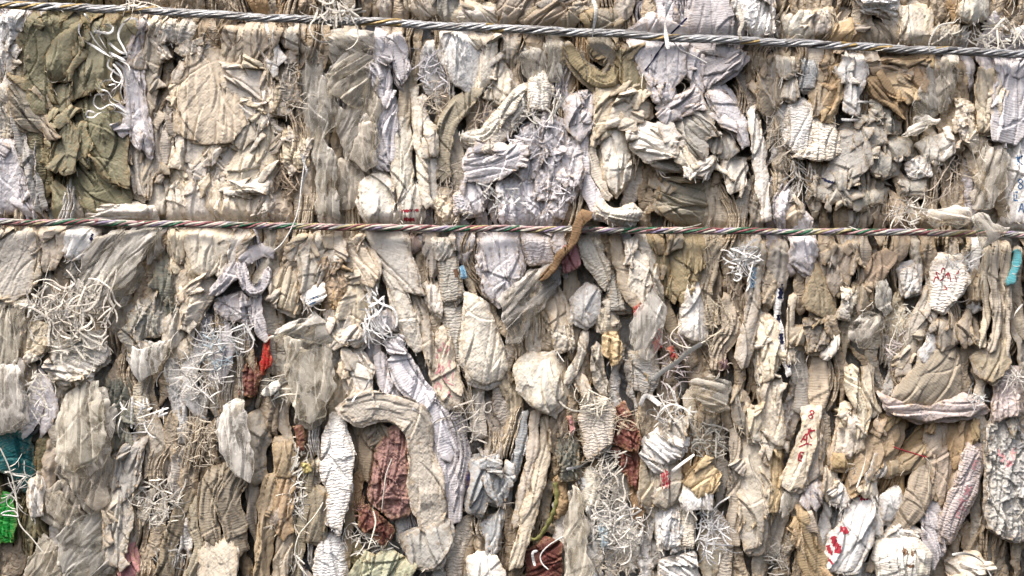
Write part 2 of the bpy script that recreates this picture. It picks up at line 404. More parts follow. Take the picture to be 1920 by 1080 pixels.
def fold_arrays(outline, o, rng, g=2.4, spine=None):
    P = np.asarray(outline, float)
    j = 1.6 if o['style'] != 'f' else 2.2
    s0 = int(rng.integers(1, 9999))
    P = P + np.stack([perlin(P[:, 0] / 11, P[:, 1] / 11, s0), perlin(P[:, 0] / 11, P[:, 1] / 11, s0 + 1)], 1) * j * 1.5 + np.stack([perlin(P[:, 0] / 31, P[:, 1] / 31, s0 + 2), perlin(P[:, 0] / 31, P[:, 1] / 31, s0 + 3)], 1) * (5.0 if o['style'] != 'f' else 9.0)
    x0, y0 = P.min(0) - g; x1, y1 = P.max(0) + g
    nx = int((x1 - x0) / g) + 2; ny = int((y1 - y0) / g) + 2
    X, Y = np.meshgrid(x0 + np.arange(nx) * g, y0 + np.arange(ny) * g)
    D, QX, QY = sdf(X, Y, P)
    ins = D > 0
    c4 = ins[:-1, :-1].astype(int) + ins[1:, :-1] + ins[:-1, 1:] + ins[1:, 1:]
    keep = c4 >= 2
    used = np.zeros_like(ins)
    used[:-1, :-1] |= keep; used[1:, :-1] |= keep; used[:-1, 1:] |= keep; used[1:, 1:] |= keep
    X = np.where(used & ~ins, QX, X); Y = np.where(used & ~ins, QY, Y); D = np.where(ins, D, 0)
    halfw = max(float(D.max()), 4)
    idx = -np.ones(ins.shape, int); idx[used] = np.arange(used.sum())
    vx, vy, vd = X[used], Y[used], D[used]
    if len(vx) < 4: return None
    ca, sa = math.cos(o['ang']), math.sin(o['ang'])
    if spine is not None:
        C = spine[:, :2]; sg = C[1:] - C[:-1]; ln = np.maximum(np.linalg.norm(sg, axis=1), 1e-6); cum = np.concatenate([[0], np.cumsum(ln)])
        best = np.full(vx.shape, 1e18); U = np.zeros_like(vx); W = np.zeros_like(vx)
        for i in range(len(sg)):
            tt = np.clip(((vx - C[i, 0]) * sg[i, 0] + (vy - C[i, 1]) * sg[i, 1]) / ln[i] ** 2, 0, 1)
            dx = vx - (C[i, 0] + tt * sg[i, 0]); dy = vy - (C[i, 1] + tt * sg[i, 1]); dd = dx * dx + dy * dy
            m = dd < best; best = np.where(m, dd, best)
            U = np.where(m, (dx * -sg[i, 1] + dy * sg[i, 0]) / ln[i], U); W = np.where(m, cum[i] + tt * ln[i], W)
    else:
        U = vx * sa - vy * ca; W = vx * ca + vy * sa
    h = relief(vx, vy, vd, U, W, o, rng, halfw)
    if o['pin']: h = h - o['pin'] * pinch(vx, vy)
    H = o['d'] + h
    a = idx[:-1, :-1][keep]; b = idx[:-1, 1:][keep]; c = idx[1:, 1:][keep]; d = idx[1:, :-1][keep]
    F = np.stack([a, d, c, b], 1)
    # boundary edges -> underside rings
    K = np.pad(keep, 1)
    E = []
    iy, ix = np.nonzero(keep)
    for (dy, dx, p, q) in ((-1, 0, (0, 0), (0, 1)), (1, 0, (1, 1), (1, 0)), (0, -1, (1, 0), (0, 0)), (0, 1, (0, 1), (1, 1))):
        m = ~K[iy + 1 + dy, ix + 1 + dx]
        E.append(np.stack([idx[iy[m] + p[0], ix[m] + p[1]], idx[iy[m] + q[0], ix[m] + q[1]]], 1))
    E = np.concatenate(E)
    bv = np.unique(E); remap = -np.ones(len(vx), int); remap[bv] = np.arange(len(bv))
    # inward direction: toward the deepest neighbour area
    gy, gx = np.gradient(D)
    gx = gx[used][bv]; gy = gy[used][bv]; gl = np.maximum(np.hypot(gx, gy), 1e-6); gx /= gl; gy /= gl
    rings = [(0.0, 0.0, None), (1.4, 0.2, None), (2.6, 4.0, None), (0, 8.0, o['back'])] if o['style'] != 'f' else [(0.0, 0.0, None), (1.0, 0.6, None), (3.0, 2.5, None)]
    PX, PY, HH, UU, WW, DD = [vx], [vy], [H], [U], [W], [vd]
    prev = bv; nv = len(vx); faces = [F]
    for ri, (back, inset, absd) in enumerate(rings):
        xx = vx[bv] + gx * inset; yy = vy[bv] + gy * inset
        hh = H[bv] - back if absd is None else np.minimum(H[bv] - 6, np.full(len(bv), absd))
        PX.append(xx); PY.append(yy); HH.append(hh); UU.append(U[bv] + gx * inset); WW.append(W[bv]); DD.append(vd[bv])
        new = nv + np.arange(len(bv)); nv += len(bv)
        lut = -np.ones(len(vx), int); lut[bv] = new
        lp = -np.ones(len(vx), int); lp[bv] = prev
        if ri > 0: faces.append(np.stack([lp[E[:, 1]], lut[E[:, 1]], lut[E[:, 0]], lp[E[:, 0]]], 1)[:, ::-1])
        prev = new
    PX, PY, HH, UU, WW, DD = map(np.concatenate, (PX, PY, HH, UU, WW, DD))
    k = (DIST - o['d']) / DIST
    V = np.stack([(PX - 960) * k * S, -HH * S, (540 - PY) * k * S], 1)
    hem = np.exp(-DD / 6.0)
    return V, np.concatenate(faces), np.stack([UU, WW], 1) / 100.0, hem, P
# ---------------------------------------------------------------- every fold traced from the photograph
# code | label | colour | style | height | outline (p = polygon, s = strip x,y,width) | options   (a = flow angle, 90 vertical, 60 \, 120 /)
KIND = {'K': ('plastic_scrap', 'scrap', None), 'F': ('sack_fold', 'sack fold', 'folded sacks pressed into the bale'), 'R': ('sack_roll', 'rolled sack', None), 'P': ('plastic_film', 'plastic film', 'film pieces squeezed into the bale'),
        'G': ('cloth_rag', 'rag', None), 'S': ('sack_strip', 'sack strip', 'long sack strips in the bale'), 'T': ('cloth_tube', 'tube', None)}
DATA = '''
F|olive sack fold hanging below the upper rope, farthest left of the olive folds|olive|w|14|p 45,20 145,23 150,70 132,142 97,150 95,215 60,212 44,120|pp=34 pa=7
F|brown-olive vertical edge left of the olive folds|khaki|s|10|p 24,55 46,48 47,140 20,170 14,120|
F|bulging oval olive fold like a leaf, in the upper left|olive|w|24|p 150,42 134,102 124,143 101,150 87,134 89,100 110,67|pa=2 puff=12
F|brownish olive fold sagging beside the pale left edge, under the olive fold|khaki|w|18|p 20,160 42,143 94,187 96,217 93,252 45,242 25,205|a=50
F|flat olive panel right under the upper rope, behind the curly white tapes|olivel|w|16|p 145,27 253,30 248,88 210,112 209,155 166,170 130,190 141,100|pp=30
F|large olive fold fanning out below the curly white tapes|olive|w|22|p 123,207 175,165 215,168 240,215 238,300 247,350 202,332 160,275 127,230|a=70 pp=34
F|pale olive fold with frayed lower end in the upper left|olivel|w|26|p 97,165 133,148 127,187 121,222 147,253 141,317 123,323 100,300 96,233|pa=4
F|dark olive folds just above the lower rope|olive|s|12|p 148,262 200,330 247,355 246,390 160,390 130,340|a=50 pp=16
F|lavender white bulging sack at the left edge above the lower rope|lav|w|20|p -40,262 20,258 46,300 66,360 66,398 -40,400|
S|long grey strip running down left of the olive folds|grey|s|26|s 26,195,9 40,265,18 62,335,22 76,392,16|
F|whitish crumpled fold in the top left corner below the rope|white|x|12|p -40,18 44,18 40,55 20,78 8,140 -40,140|
F|narrow pale fold at the left edge beside the brown-olive edge|ivory|w|20|p 4,85 30,50 24,110 20,192 6,180|pp=16
F|cream fold with rust specks at the left edge above the lavender sack|cream|x|12|p -40,185 18,190 25,248 0,265 -40,262|
F|thin lavender strip of sack hanging from the upper rope|lilac|w|28|p 260,34 274,38 257,117 243,117|
F|long lavender leaf-shaped sack below the curly white tapes|lav|w|34|p 233,117 260,115 267,187 284,267 281,290 260,265 243,233 233,167|a=80 pa=2
F|beige leaf-shaped fold right of the lavender leaf|beige|w|20|p 272,50 303,85 291,170 284,234 266,140|pa=5
F|taupe pleated narrow fold between lavender leaf and cream flaps|taupe|s|14|p 298,150 325,180 320,290 292,335 284,220|pp=11
F|pale beige fold below the tip of the lavender leaf|beige|w|18|p 238,240 262,262 281,300 280,372 256,362 236,320|pp=22
F|taupe square-ended fold below the beige leaf-shaped fold|taupe|w|20|p 283,283 315,318 318,327 275,327|
F|taupe fold just above the lower rope, left of the cream column|beige|w|14|p 283,325 315,330 313,398 281,398|
F|wide cream flap with vertical pleats and scalloped lower edge, upper left|cream|w|38|p 353,97 388,92 423,97 437,130 446,190 459,235 432,262 397,269 360,258 335,243 330,170 348,120|pp=18 pa=9 fa=0.25 cr=.6 ce=.5 tx=2 ty=5 tuck=2 conv=.12
F|cream fold peeking out left of the wide pleated cream flap|cream|w|22|p 340,118 323,165 325,197 336,203 350,150|
F|cream scalloped flap directly below the wide pleated cream flap|cream|w|27|p 330,240 397,268 418,283 398,310 377,312 335,292 316,265|pa=3
F|small rounded cream flap, third down in the pleated cream stack|cream|w|20|p 335,288 391,311 384,329 363,339 335,322|pa=3
F|cream drooping fold directly right of the wide pleated cream flap|cream|w|26|p 455,228 500,205 520,250 500,268 476,256 455,280 440,268|a=110
F|long narrow cream fold between column and pointed cream flap|cream|w|22|p 398,300 425,270 452,262 436,300 410,345 400,350|a=110
F|cream tucked fold under the round cream scallops|cream|w|17|p 318,268 340,300 350,345 322,345|
F|cream crumpled fold under the upper rope left of the dark gap|cream|x|22|p 284,38 365,36 362,66 337,88 318,70 300,92 286,60|
F|cream twisted fold above the wide pleated cream flap|cream|x|26|p 335,95 353,78 392,74 396,92 370,96 352,108|
F|beige soft fold under the upper rope, right of the dark gap|beige|w|18|p 427,40 488,42 502,88 460,120 425,116|a=100
F|cream angular facet above and right of the wide pleated flap|cream|w|30|p 427,128 482,112 503,160 480,204 448,190 430,158|a=40 pa=3
F|cream pointed fold right of the wide pleated flap|ivory|w|32|p 436,172 482,196 468,230 453,224|a=40
F|large cream flap with a pointed top, right of the scalloped stack|cream|w|26|p 430,322 474,254 506,275 500,345 462,360 432,345|a=110 pa=3
F|cream flap with lifted white lip above the cream column|ivory|w|34|p 404,345 440,328 503,343 500,360 470,358 430,362|a=10 ty=8
F|cream rounded fold left in the column above the lower rope|cream|w|22|p 313,340 350,345 353,405 340,417 314,412|pp=18
F|cream wide fold in the column above the lower rope|cream|w|26|p 352,350 400,325 428,372 424,412 354,412|a=95
F|cream bulging fold above the lower rope, right of the column|cream|w|30|p 399,352 430,362 464,352 468,412 425,412 404,385|
F|cream fold rising beside the frayed column, left of the film|beige|x|20|p 468,355 510,345 536,372 540,414 470,414|
F|whitish woven strip hanging from the upper rope left of the film|white|w|18|p 493,42 521,45 521,110 505,132 493,92|a=80
F|beige fold hanging under the upper rope beside the big film|beige|w|22|p 519,43 555,45 556,95 534,82|
F|taupe crumpled fold with a brown rim left of the big film|taupe|x|16|p 506,110 555,95 560,195 520,192|
F|cream rounded lump left of the long film near a dark knot|cream|w|28|p 498,186 531,182 537,214 500,212|pa=2
F|crumpled beige fold in the frayed column left of the film|beige|x|24|p 534,245 575,262 578,312 540,318 520,285|
F|beige long fold left of the frayed column under the facets|beige|w|20|p 480,112 498,110 512,190 500,250 484,240|
F|cream leaf fold leaning beside the frayed column|cream|w|22|p 480,240 512,215 522,270 512,345 492,330|
P|long brownish film draped from the upper rope, beside the frayed column|taupe|f|34|p 557,68 590,85 607,143 637,205 637,233 607,252 633,300 640,405 600,405 592,300 568,217 561,150|pp=20
P|crumpled ball of pale film under the upper rope|beige|f|46|p 610,143 640,112 667,95 702,104 682,190 655,201 627,182|a=140
P|grey film bulging directly under the white frayed tuft on the upper rope|grey|f|26|p 600,55 695,55 703,98 665,96 622,122|a=30
P|narrow film strip between the film ball and lavender strips|beige|f|36|p 686,116 708,108 712,200 706,318 690,237 681,187|
P|film fold between the film ball and the shiny film lump|beige|f|32|p 633,207 680,195 695,233 667,262 657,299 637,269|a=120
P|shiny pale film lump left of the lavender strips|ivory|f|52|p 672,233 697,232 709,308 684,318 655,297|pa=3
P|grey beige film behind and below the shiny film lump|taupe|f|28|p 634,296 680,312 692,360 655,388 635,392|
F|pale lavender strip twisting down from the upper rope right of film|lav|s|26|p 702,53 724,54 731,150 721,205 707,152|pp=13
F|second lavender strip with a folded knee under the upper rope|lav|s|32|p 727,60 747,62 764,127 753,155 738,124 722,100|pp=13 a=70
F|lavender crumpled fold above the round cream flap|lav|s|26|p 696,207 733,172 741,213 738,300 714,312 699,270|pp=13
S|ivory tall fold standing left of the parallel ivory strips|ivory|w|30|p 740,213 763,203 774,267 774,335 790,395 760,398 736,350 738,300|pa=3
S|left of two long parallel ivory strips below the upper rope|ivory|w|34|s 776,163,13 782,230,15 790,300,15 800,385,16|pa=0
S|right of two long parallel ivory strips below the upper rope|ivory|w|26|s 790,180,13 798,235,14 806,300,14 815,385,15|pa=0
F|ivory folded corner right of the parallel ivory strips|ivory|w|40|p 795,233 817,247 814,293 793,294 802,270|
F|round cream flap resting on the lower rope near the center left|ivory|w|44|p 672,382 680,342 712,322 734,343 734,378 752,400 745,419 690,419|pa=2 puff=12
F|cream flap with maroon stripes printed at the lower rope|ivory|w|40|p 747,362 775,345 792,362 786,400 783,421 757,421|pa=2
F|beige angular folds above the upper rope near the center left|beige|w|24|p 763,-30 815,-30 830,20 790,34 770,14|a=60
F|beige flat facet above the upper rope left of the brown folds|beige|w|30|p 850,40 875,8 925,14 929,46|a=40 pa=2
F|greyish beige fold above the rope beside the white tuft|grey|s|18|p 800,-30 850,-30 872,6 848,40 828,32|
F|large whitish woven flap like a fan under the upper rope|white|w|40|p 833,60 880,58 912,106 908,122 877,171 850,148 836,115|pa=1.5 puff=10
F|pale fold tucked behind the right side of the white woven fan|ivory|w|26|p 876,58 921,60 913,105|a=50
F|ivory narrow fold right of the white woven fan|ivory|w|30|p 912,76 930,60 926,142 905,168 893,170|pp=13
F|ivory leaf fold right of the fan, above the pleated rolls|ivory|w|24|p 930,92 957,155 946,189 918,178|
S|brownish olive strip curving down from the white woven fan|khaki|s|34|s 897,168,18 862,198,30 836,240,30 828,290,24 832,330,18|pp=10
R|cream pleated roll bent like a horn, below the white fan|ivory|c|46|s 866,253,12 885,258,24 912,250,26 932,225,26 955,198,24 980,165,14|
R|second pleated cream roll lying under the first horn|cream|c|38|s 906,282,12 925,270,20 945,245,22 965,215,20 985,190,14|
F|bright lavender sack curling outwards like a petal|lav|w|54|p 872,312 882,286 905,273 915,298 940,291 976,268 986,288 962,320 915,341 880,336|a=160 pa=2
F|pale lavender fold below the petal-like lavender sack|lav|w|30|p 874,330 915,342 900,395 880,402 866,378|
F|taupe folds above the upper rope, left of the brown fold|taupe|s|22|p 972,46 1075,-30 1102,10 1066,52|a=135 pp=20
F|grey taupe fold above the upper rope, below top edge near center|taupe|w|14|p 925,-30 1000,-30 1000,20 960,44 930,30|a=120
F|brown woven fold hanging behind the upper rope, with frayed top|khaki|w|30|p 1098,14 1165,18 1157,85 1148,123 1110,106 1101,60|pa=2
R|brown seam roll curling like a U under the upper rope|khaki|s|42|s 1064,84,16 1078,112,24 1105,138,28 1135,152,26 1152,140,20 1160,105,16|pp=13 pa=5
F|brown drooping fold right of the U-shaped roll|khaki|w|32|p 1160,98 1188,88 1205,130 1218,175 1206,179 1167,148|
F|big lavender panel with a navy stitched line under the upper rope|lav|w|44|p 1180,57 1227,25 1292,58 1277,140 1250,192 1234,190 1206,132|pa=2 fa=.15
F|pinkish grey cloth bulging over the top right of the lavender panel|lilac|s|34|p 1298,-30 1390,-30 1394,60 1378,108 1330,98 1290,72|pp=38 pa=6 puff=16
F|pale lavender fold hanging beside the navy stitched panel|lav|w|34|p 1282,82 1324,100 1316,135 1307,165 1289,135|
F|lilac folded collar crossing right of the lavender panel|lilac|s|38|p 1325,102 1388,106 1371,135 1317,165 1312,145|a=140 pp=16
F|lilac torn collar with frayed edge below the lavender panel|lilac|w|48|p 1233,198 1304,162 1308,198 1255,222|a=150
F|beige angular fold left of the tall beige folds|cream|w|36|p 1120,160 1175,157 1190,185 1180,215 1133,242 1116,262|a=120
F|beige pointed fold lying over the tall beige folds|beige|w|42|p 1175,158 1216,195 1219,214 1180,224 1140,240 1150,200|a=150 pa=5 pp=16
F|tall smooth beige fold above the white rolled end|cream|w|32|p 1133,243 1160,217 1180,240 1178,330 1157,364 1134,330|pa=3 puff=12
S|long thin beige strip beside the lavender strip near the center|beige|s|26|s 1110,168,12 1105,240,16 1113,310,16 1140,372,14|
S|long pale lavender strip running down to the white rolled end|lav|s|34|s 1097,205,12 1092,280,17 1100,345,22 1128,402,26|pa=2
F|bright cream flap with rusty edge lying over the dark hollow|ivory|w|58|p 1177,235 1207,228 1268,256 1264,289 1213,298 1190,275|a=15 pa=3 pp=20
F|white torn triangle right of the rusty cream flap|ivory|w|60|p 1263,262 1283,270 1303,312 1297,327 1267,297|a=60
F|white torn scrap pointing up right above the brown hollow|ivory|w|60|p 1295,325 1313,300 1342,292 1322,330|a=140
F|pale greenish fold under the rusty cream flap|grey|w|42|p 1212,299 1262,289 1288,317 1240,320|a=20
F|grey green rounded fold above the torn white triangle|grey|w|46|p 1250,226 1285,208 1314,204 1333,230 1315,298 1290,282 1265,246|pa=4 a=50
F|dark brown sack in the hollow just above the lower rope|khaki|w|16|p 1235,325 1312,328 1320,370 1316,415 1270,418 1235,392|a=15 pp=22
F|lavender band slanting right of the grey green fold|lav|w|44|p 1330,178 1357,166 1397,227 1398,265 1360,228|a=60 pa=2
F|pale rounded lump below the lavender band|grey|w|38|p 1340,268 1367,252 1379,285 1362,297 1344,290|
F|pale greenish leaf fold above the lower rope, below the lavender band|ivory|w|34|p 1358,298 1397,300 1399,345 1371,360 1356,322|
S|tall cream strip descending to the lower rope right of the lavender band|ivory|w|30|p 1400,200 1423,190 1436,290 1448,412 1427,416 1411,310|pa=2
F|lavender white sack with frayed top in the lavender cluster|lav|w|40|p 1065,180 1108,176 1104,233 1087,262 1066,232|pa=2
F|lavender crumpled fold left in the lavender cluster|lav|x|32|p 1020,213 1055,232 1049,292 1018,278|
F|lilac folds in the middle of the lavender cluster|lav|x|28|p 1018,280 1050,290 1062,330 1040,372 1012,350|
F|lavender fold in the bottom right of the lavender cluster|lav|x|34|p 1062,262 1086,268 1090,330 1074,372 1050,330|
F|pale lilac fold below the cream roll in the lavender cluster|lav|x|26|p 982,240 1015,225 1014,300 990,340 968,320|
F|lavender pleats above the lower rope below the cluster|lav|x|22|p 935,345 1000,332 1062,372 1060,418 940,418|pp=16
F|cream leaf flap with fine printed weave above the lavender cluster|ivory|c|44|p 993,160 1017,129 1031,165 1024,200 994,205|
F|small ivory fold left of the fine-woven leaf flap|ivory|c|36|p 961,172 987,156 988,200 960,242|
P|greenish film bulging below the upper rope left of the brown U roll|grey|f|26|p 968,90 1017,92 1031,152 988,150|
P|grey green film with sharp folds beside the brown U roll|steel|f|30|p 1020,74 1058,95 1044,158 1024,150|
R|white rolled sack end curling above the lower rope|ivory|c|64|p 1116,380 1130,374 1146,391 1187,380 1204,400 1190,418 1146,419 1121,402|a=20 puff=14 pa=2
F|bright white crumpled sack at the top edge above the upper rope|white|x|52|p 1375,5 1400,-30 1450,-30 1452,58 1417,70 1397,38|
F|brown taupe leaf fold below the rope, left of pale stacked folds|taupe|w|24|p 1425,108 1455,122 1466,190 1440,217 1421,200|
F|cream small leaf fold right of the taupe leaf|ivory|w|26|p 1459,106 1488,110 1488,137 1470,148|
F|cream kite-shaped fold under the small cream leaf|ivory|w|22|p 1469,182 1483,140 1495,168 1490,188|
F|steel grey shiny strip under the upper rope|steel|s|22|p 1506,99 1528,100 1524,165 1504,166|
F|tan leaf fold left of the white torn strip|tan|w|26|p 1530,130 1551,128 1549,185 1525,205 1519,160|pa=4
F|brown tan leaf fold ending in a point beside the white torn strip|tan|w|32|p 1560,130 1586,118 1577,180 1553,227 1528,216|a=110 pa=5
F|white torn vertical strip below the upper rope|white|w|44|p 1592,103 1618,105 1623,140 1603,180 1606,217 1585,205 1587,150|pa=2
F|top band of the brown knotted sack|tan|s|26|p 1625,120 1685,108 1692,137 1638,138|a=10
F|slanting lower-left band of the brown knotted sack|brown|s|40|p 1626,146 1653,140 1698,200 1690,212 1640,180|a=45 pp=16
F|looped middle band of the brown knotted sack|tan|s|38|p 1661,137 1690,131 1700,160 1722,184 1704,194 1670,162|a=50 pp=16
F|right lobe of the brown knotted sack|tan|s|34|p 1693,135 1740,124 1734,175 1700,162|a=60 pp=20
F|brown cap fold touching the upper rope above the brown knot|tan|s|24|p 1687,108 1748,102 1741,130 1693,134|a=170
P|left of two grey film strips beside the brown knot|grey|f|34|p 1750,106 1771,107 1766,200 1725,215 1709,197|
P|yellowish film strip hanging from the upper rope right of the brown knot|ivory|f|40|p 1773,106 1791,108 1785,173 1765,212 1754,170|
F|tall cream fold with rusty right edge near the lavender sack|cream|w|32|p 1840,127 1878,124 1871,185 1851,242 1833,246 1830,165|pp=18
F|broad lavender fold at the right edge below the upper rope|lav|s|34|p 1877,108 1960,104 1960,212 1901,267 1856,265 1869,165|pp=24 pa=7
F|white sack with blue printed characters at the right edge|white|w|26|p 1890,268 1925,250 1960,255 1960,415 1893,415|pp=15 pa=7
F|rough torn whitish patch right of the taupe leaf|white|c|30|p 1485,205 1507,192 1530,218 1518,275 1490,282 1474,265|
F|white patch with finger-print like wrinkles and torn rim|ivory|c|40|p 1530,230 1563,226 1578,285 1538,300 1489,296 1523,275|cr=4
P|bright white film triangle pointing left, right of the grey folds|white|f|52|p 1690,258 1723,213 1764,220 1733,244|a=150 pa=2
F|large grey rounded fold with a dark ink smudge|grey|w|32|p 1578,250 1600,240 1627,272 1630,306 1600,332 1560,352 1533,346 1560,310|a=110 pa=3
F|small grey lobed fold right of the large ink-smudged one|grey|w|34|p 1633,280 1660,289 1680,297 1676,320 1652,328 1634,317|pa=2
F|grey rounded fold above the lobed grey fold|grey|w|30|p 1653,258 1700,264 1701,290 1665,298|pa=3
F|grey fold under the tan leaf folds, right side|grey|w|28|p 1609,215 1641,220 1654,265 1624,273|
F|grey crumpled fold below the brown knot|grey|x|24|p 1637,190 1690,197 1690,250 1662,247|
F|left grey scalloped disc above the lower rope|grey|w|30|p 1524,345 1580,352 1586,372 1560,378 1533,368|pa=2
F|right grey scalloped disc above the lower rope|grey|w|32|p 1583,358 1658,354 1652,380 1611,389 1588,378|pa=3
F|white lump left of two beneath the bright film triangle|ivory|w|34|p 1723,270 1750,252 1764,300 1740,298|
F|white lump right of two beneath the bright film triangle|ivory|w|36|p 1759,265 1780,242 1784,283 1767,302|
F|whitish rough fold below the pair of white lumps|white|x|32|p 1700,307 1737,290 1738,327 1707,332|
F|pale grey square fold right above the white fringe|grey|w|26|p 1693,335 1735,335 1732,368 1695,365|
F|cream crumpled fold with rust left of the tall cream fold|cream|x|36|p 1795,188 1822,195 1832,240 1850,265 1830,284 1808,260|
P|tan film streaming down at the right edge to the lower rope|beige|f|44|p 1847,277 1892,275 1886,340 1866,380 1845,400 1826,382|a=105
F|tan leaf folds above the upper rope, right of center|tan|w|28|p 1553,53 1600,36 1598,63 1583,82 1553,82|a=130
F|pinkish cream squarish sack above the upper rope|cream|w|36|p 1687,17 1720,8 1752,15 1741,82 1690,82|pa=4
F|white crumpled sack at the top edge left of the pinkish cream one|white|x|46|p 1598,-30 1680,-30 1684,40 1665,17 1617,10|a=10
F|cream tongue hanging over the top edge on the right|ivory|w|60|p 1798,18 1820,-30 1852,-30 1851,28 1820,38 1804,33|pa=2 puff=12
F|grey fold above the upper rope below the cream tongue|grey|x|22|p 1742,60 1800,48 1808,76 1750,90|
F|beige facets above the upper rope right of the white crumpled sack|beige|w|28|p 1513,30 1553,18 1552,56 1525,66|a=110
F|cream facet above the upper rope, right of the bright white sack|ivory|w|30|p 1471,30 1515,18 1521,70 1474,75|a=110
F|taupe fold above the upper rope between facets and cream sack|taupe|s|20|p 1600,45 1680,40 1686,86 1600,84|a=60
F|lilac fold in the top right corner above the upper rope|lilac|s|26|p 1860,60 1960,50 1960,100 1870,92|a=20
F|stiff beige woven panel at the left edge below the lower rope|beige|w|20|p -40,421 35,421 66,438 71,470 62,542 0,577 -40,580|a=120 pa=2 fa=.12
F|beige woven flap with rounded tip beside the stiff left panel|beige|w|32|p 68,426 117,426 118,470 103,500 63,518 73,470|pa=2
F|white sack with navy corner print below the lower rope|white|w|30|p 122,426 177,432 177,455 160,478 135,487 121,470|a=120
R|white rolled sack lying on top of the lower rope at left|ivory|w|34|p 160,386 240,381 277,388 278,411 190,414 161,407|a=0 pp=20 puff=12
P|broad fan of film spreading below the lower rope|grey|f|42|p 143,517 200,470 253,428 302,428 245,522 195,577 165,570 140,547|a=130 pp=18 pa=8
P|rust-edged film fold under the broad film fan|beige|f|34|p 207,530 260,475 266,522 215,577 183,594 165,582|a=120
P|film fold right of the broad fan under the lower rope|grey|f|28|p 278,445 306,428 306,470 275,502|
P|film wedge behind the white fringe nest, slanting|grey|f|24|p 118,478 150,470 205,432 238,428 145,520 122,520|a=130
F|dark grey green twisted fold below the lower rope|dgrey|s|30|p 297,490 318,493 323,580 307,597 292,535|pp=10
F|grey beige bulging wrinkled fold left of the cream column|grey|x|28|p 240,590 285,553 311,575 311,627 270,628 243,655|pp=22
P|bulging white film lump with an orange smear|white|f|50|p 233,682 243,653 290,648 314,640 313,667 295,692 262,713|pa=2
F|cream flap with jagged scalloped rim below the white fringe nest|ivory|x|36|p 93,640 187,623 198,667 160,702 120,719 97,695|a=20 pa=2
F|cream crumpled fold left of the scalloped flap|cream|x|26|p 40,605 90,613 86,657 50,675|
F|cream fold below the lower rope, left in the column|cream|w|28|p 317,430 347,430 343,483 333,492 319,470|pa=2
F|large smooth cream flap below the lower rope, middle of column|cream|w|34|p 353,430 433,430 441,460 415,500 385,516 366,510 353,475|pa=2 puff=11 fa=.2
F|pleated cream fold right of the large smooth cream flap|cream|w|30|p 434,430 471,432 456,470 417,520 399,505|a=110 pp=14
F|cream pointed fold left under the smooth cream flap|cream|w|24|p 320,500 350,486 346,530 333,567 320,547|
F|cream oval fold with a brown spot under the smooth flap|cream|w|30|p 337,520 350,498 366,520 360,560 333,571|pa=1
F|cream sausage fold slanting under the smooth flap|cream|w|34|p 367,527 397,516 401,545 385,580 367,609 347,609 352,572|a=115 pa=2
F|cream rounded fold at the bottom of the cream column|cream|w|30|p 310,602 336,573 343,620 330,648 317,652|pa=1
F|cream facets at the very bottom of the cream column|cream|w|26|p 325,655 362,625 357,662 341,678|
G|upper bend of the grey lilac twisted cloth|lilac|s|38|s 403,548,18 432,515,26 460,482,28 490,468,24 508,480,12|pp=12
G|knotted loop in the middle of the grey lilac twisted cloth|lilac|s|44|s 452,492,12 458,522,20 472,545,20 492,535,16 500,505,14|pp=10
G|lower drape of the grey lilac twisted cloth|lilac|s|32|s 478,548,16 480,585,24 490,620,22 500,640,12|pp=10
G|wrinkled pale pocket under the lilac twisted cloth|lilac|x|26|p 408,560 450,545 478,572 470,612 430,600 405,585|
P|brownish grey film at the left edge above the lavender film|taupe|f|22|p -40,575 60,557 42,620 30,690 -40,702|
F|big beige woven flap below the lower rope, near the center left|ivory|w|34|p 680,432 753,432 777,510 791,552 765,540 710,489|a=60 pa=1 fa=.16 cr=.3 ce=0
S|cream leaf strip running under the big beige flap to a folded tip|ivory|w|40|p 712,498 740,520 765,550 785,600 791,655 780,661 755,630 735,580|a=65 pa=5 pp=14
S|thin beige strip along the right of the cream leaf strip|beige|w|30|s 770,540,14 790,580,18 800,630,20 812,690,14|
F|brown-stained cream fold below the lower rope|cream|w|36|p 630,446 665,438 690,475 711,505 700,536 667,528 640,481|a=55
F|cream triangle flap with rusty hems, left of the lavender knot|cream|w|42|p 610,590 650,546 657,600 687,635 672,648 640,635 618,612|pa=2 a=95
F|cream flap beside the rusty triangle, touching white tapes|cream|w|34|p 650,525 700,536 699,570 678,600 668,627 655,590|
F|tan stiff crumpled fold left of the brown-stained fold|tan|x|34|p 597,495 627,477 647,527 632,560 610,587 605,540|
F|beige long fold right above the greenish film flap|beige|w|26|p 510,525 545,488 556,545 553,587 515,568|a=105
F|beige bulging folds hanging from the lower rope|beige|w|28|p 563,470 597,434 629,436 625,470 600,520 590,552 566,545|pp=20 a=105
F|narrow beige fold slanting from the lower rope|beige|w|24|p 538,477 575,434 591,437 560,492 545,487|a=125
F|stubby beige fold between the two beige long folds|beige|w|22|p 550,510 568,520 564,573 552,580|
F|small white scrap with light blue print|white|w|52|p 570,561 607,536 608,557 577,578|a=150 pa=0
P|pale green film flap spread like a collar|ivory|f|56|p 497,643 527,613 587,586 610,600 637,643 597,648 547,628|a=150 pa=4
P|bag of scrunched pale film under the green film collar|ivory|f|44|p 533,635 620,640 626,730 612,762 590,792 560,790 545,742 535,690|pp=22 pa=8
P|grey film around the bottom of the scrunched film bag|grey|f|24|p 548,745 612,762 600,800 580,806 556,800|
F|lavender flap within the white tapes below the cream leaf strip|lav|w|36|p 697,600 725,585 742,597 746,617 715,622|
G|lavender knot under the white tapes|lav|s|46|p 720,636 755,624 763,660 730,668|pp=10 a=30
S|first and leftmost lavender strip flowing from the knot|lilac|s|28|s 712,665,16 722,715,22 752,765,26 788,800,24 806,840,14|pp=10
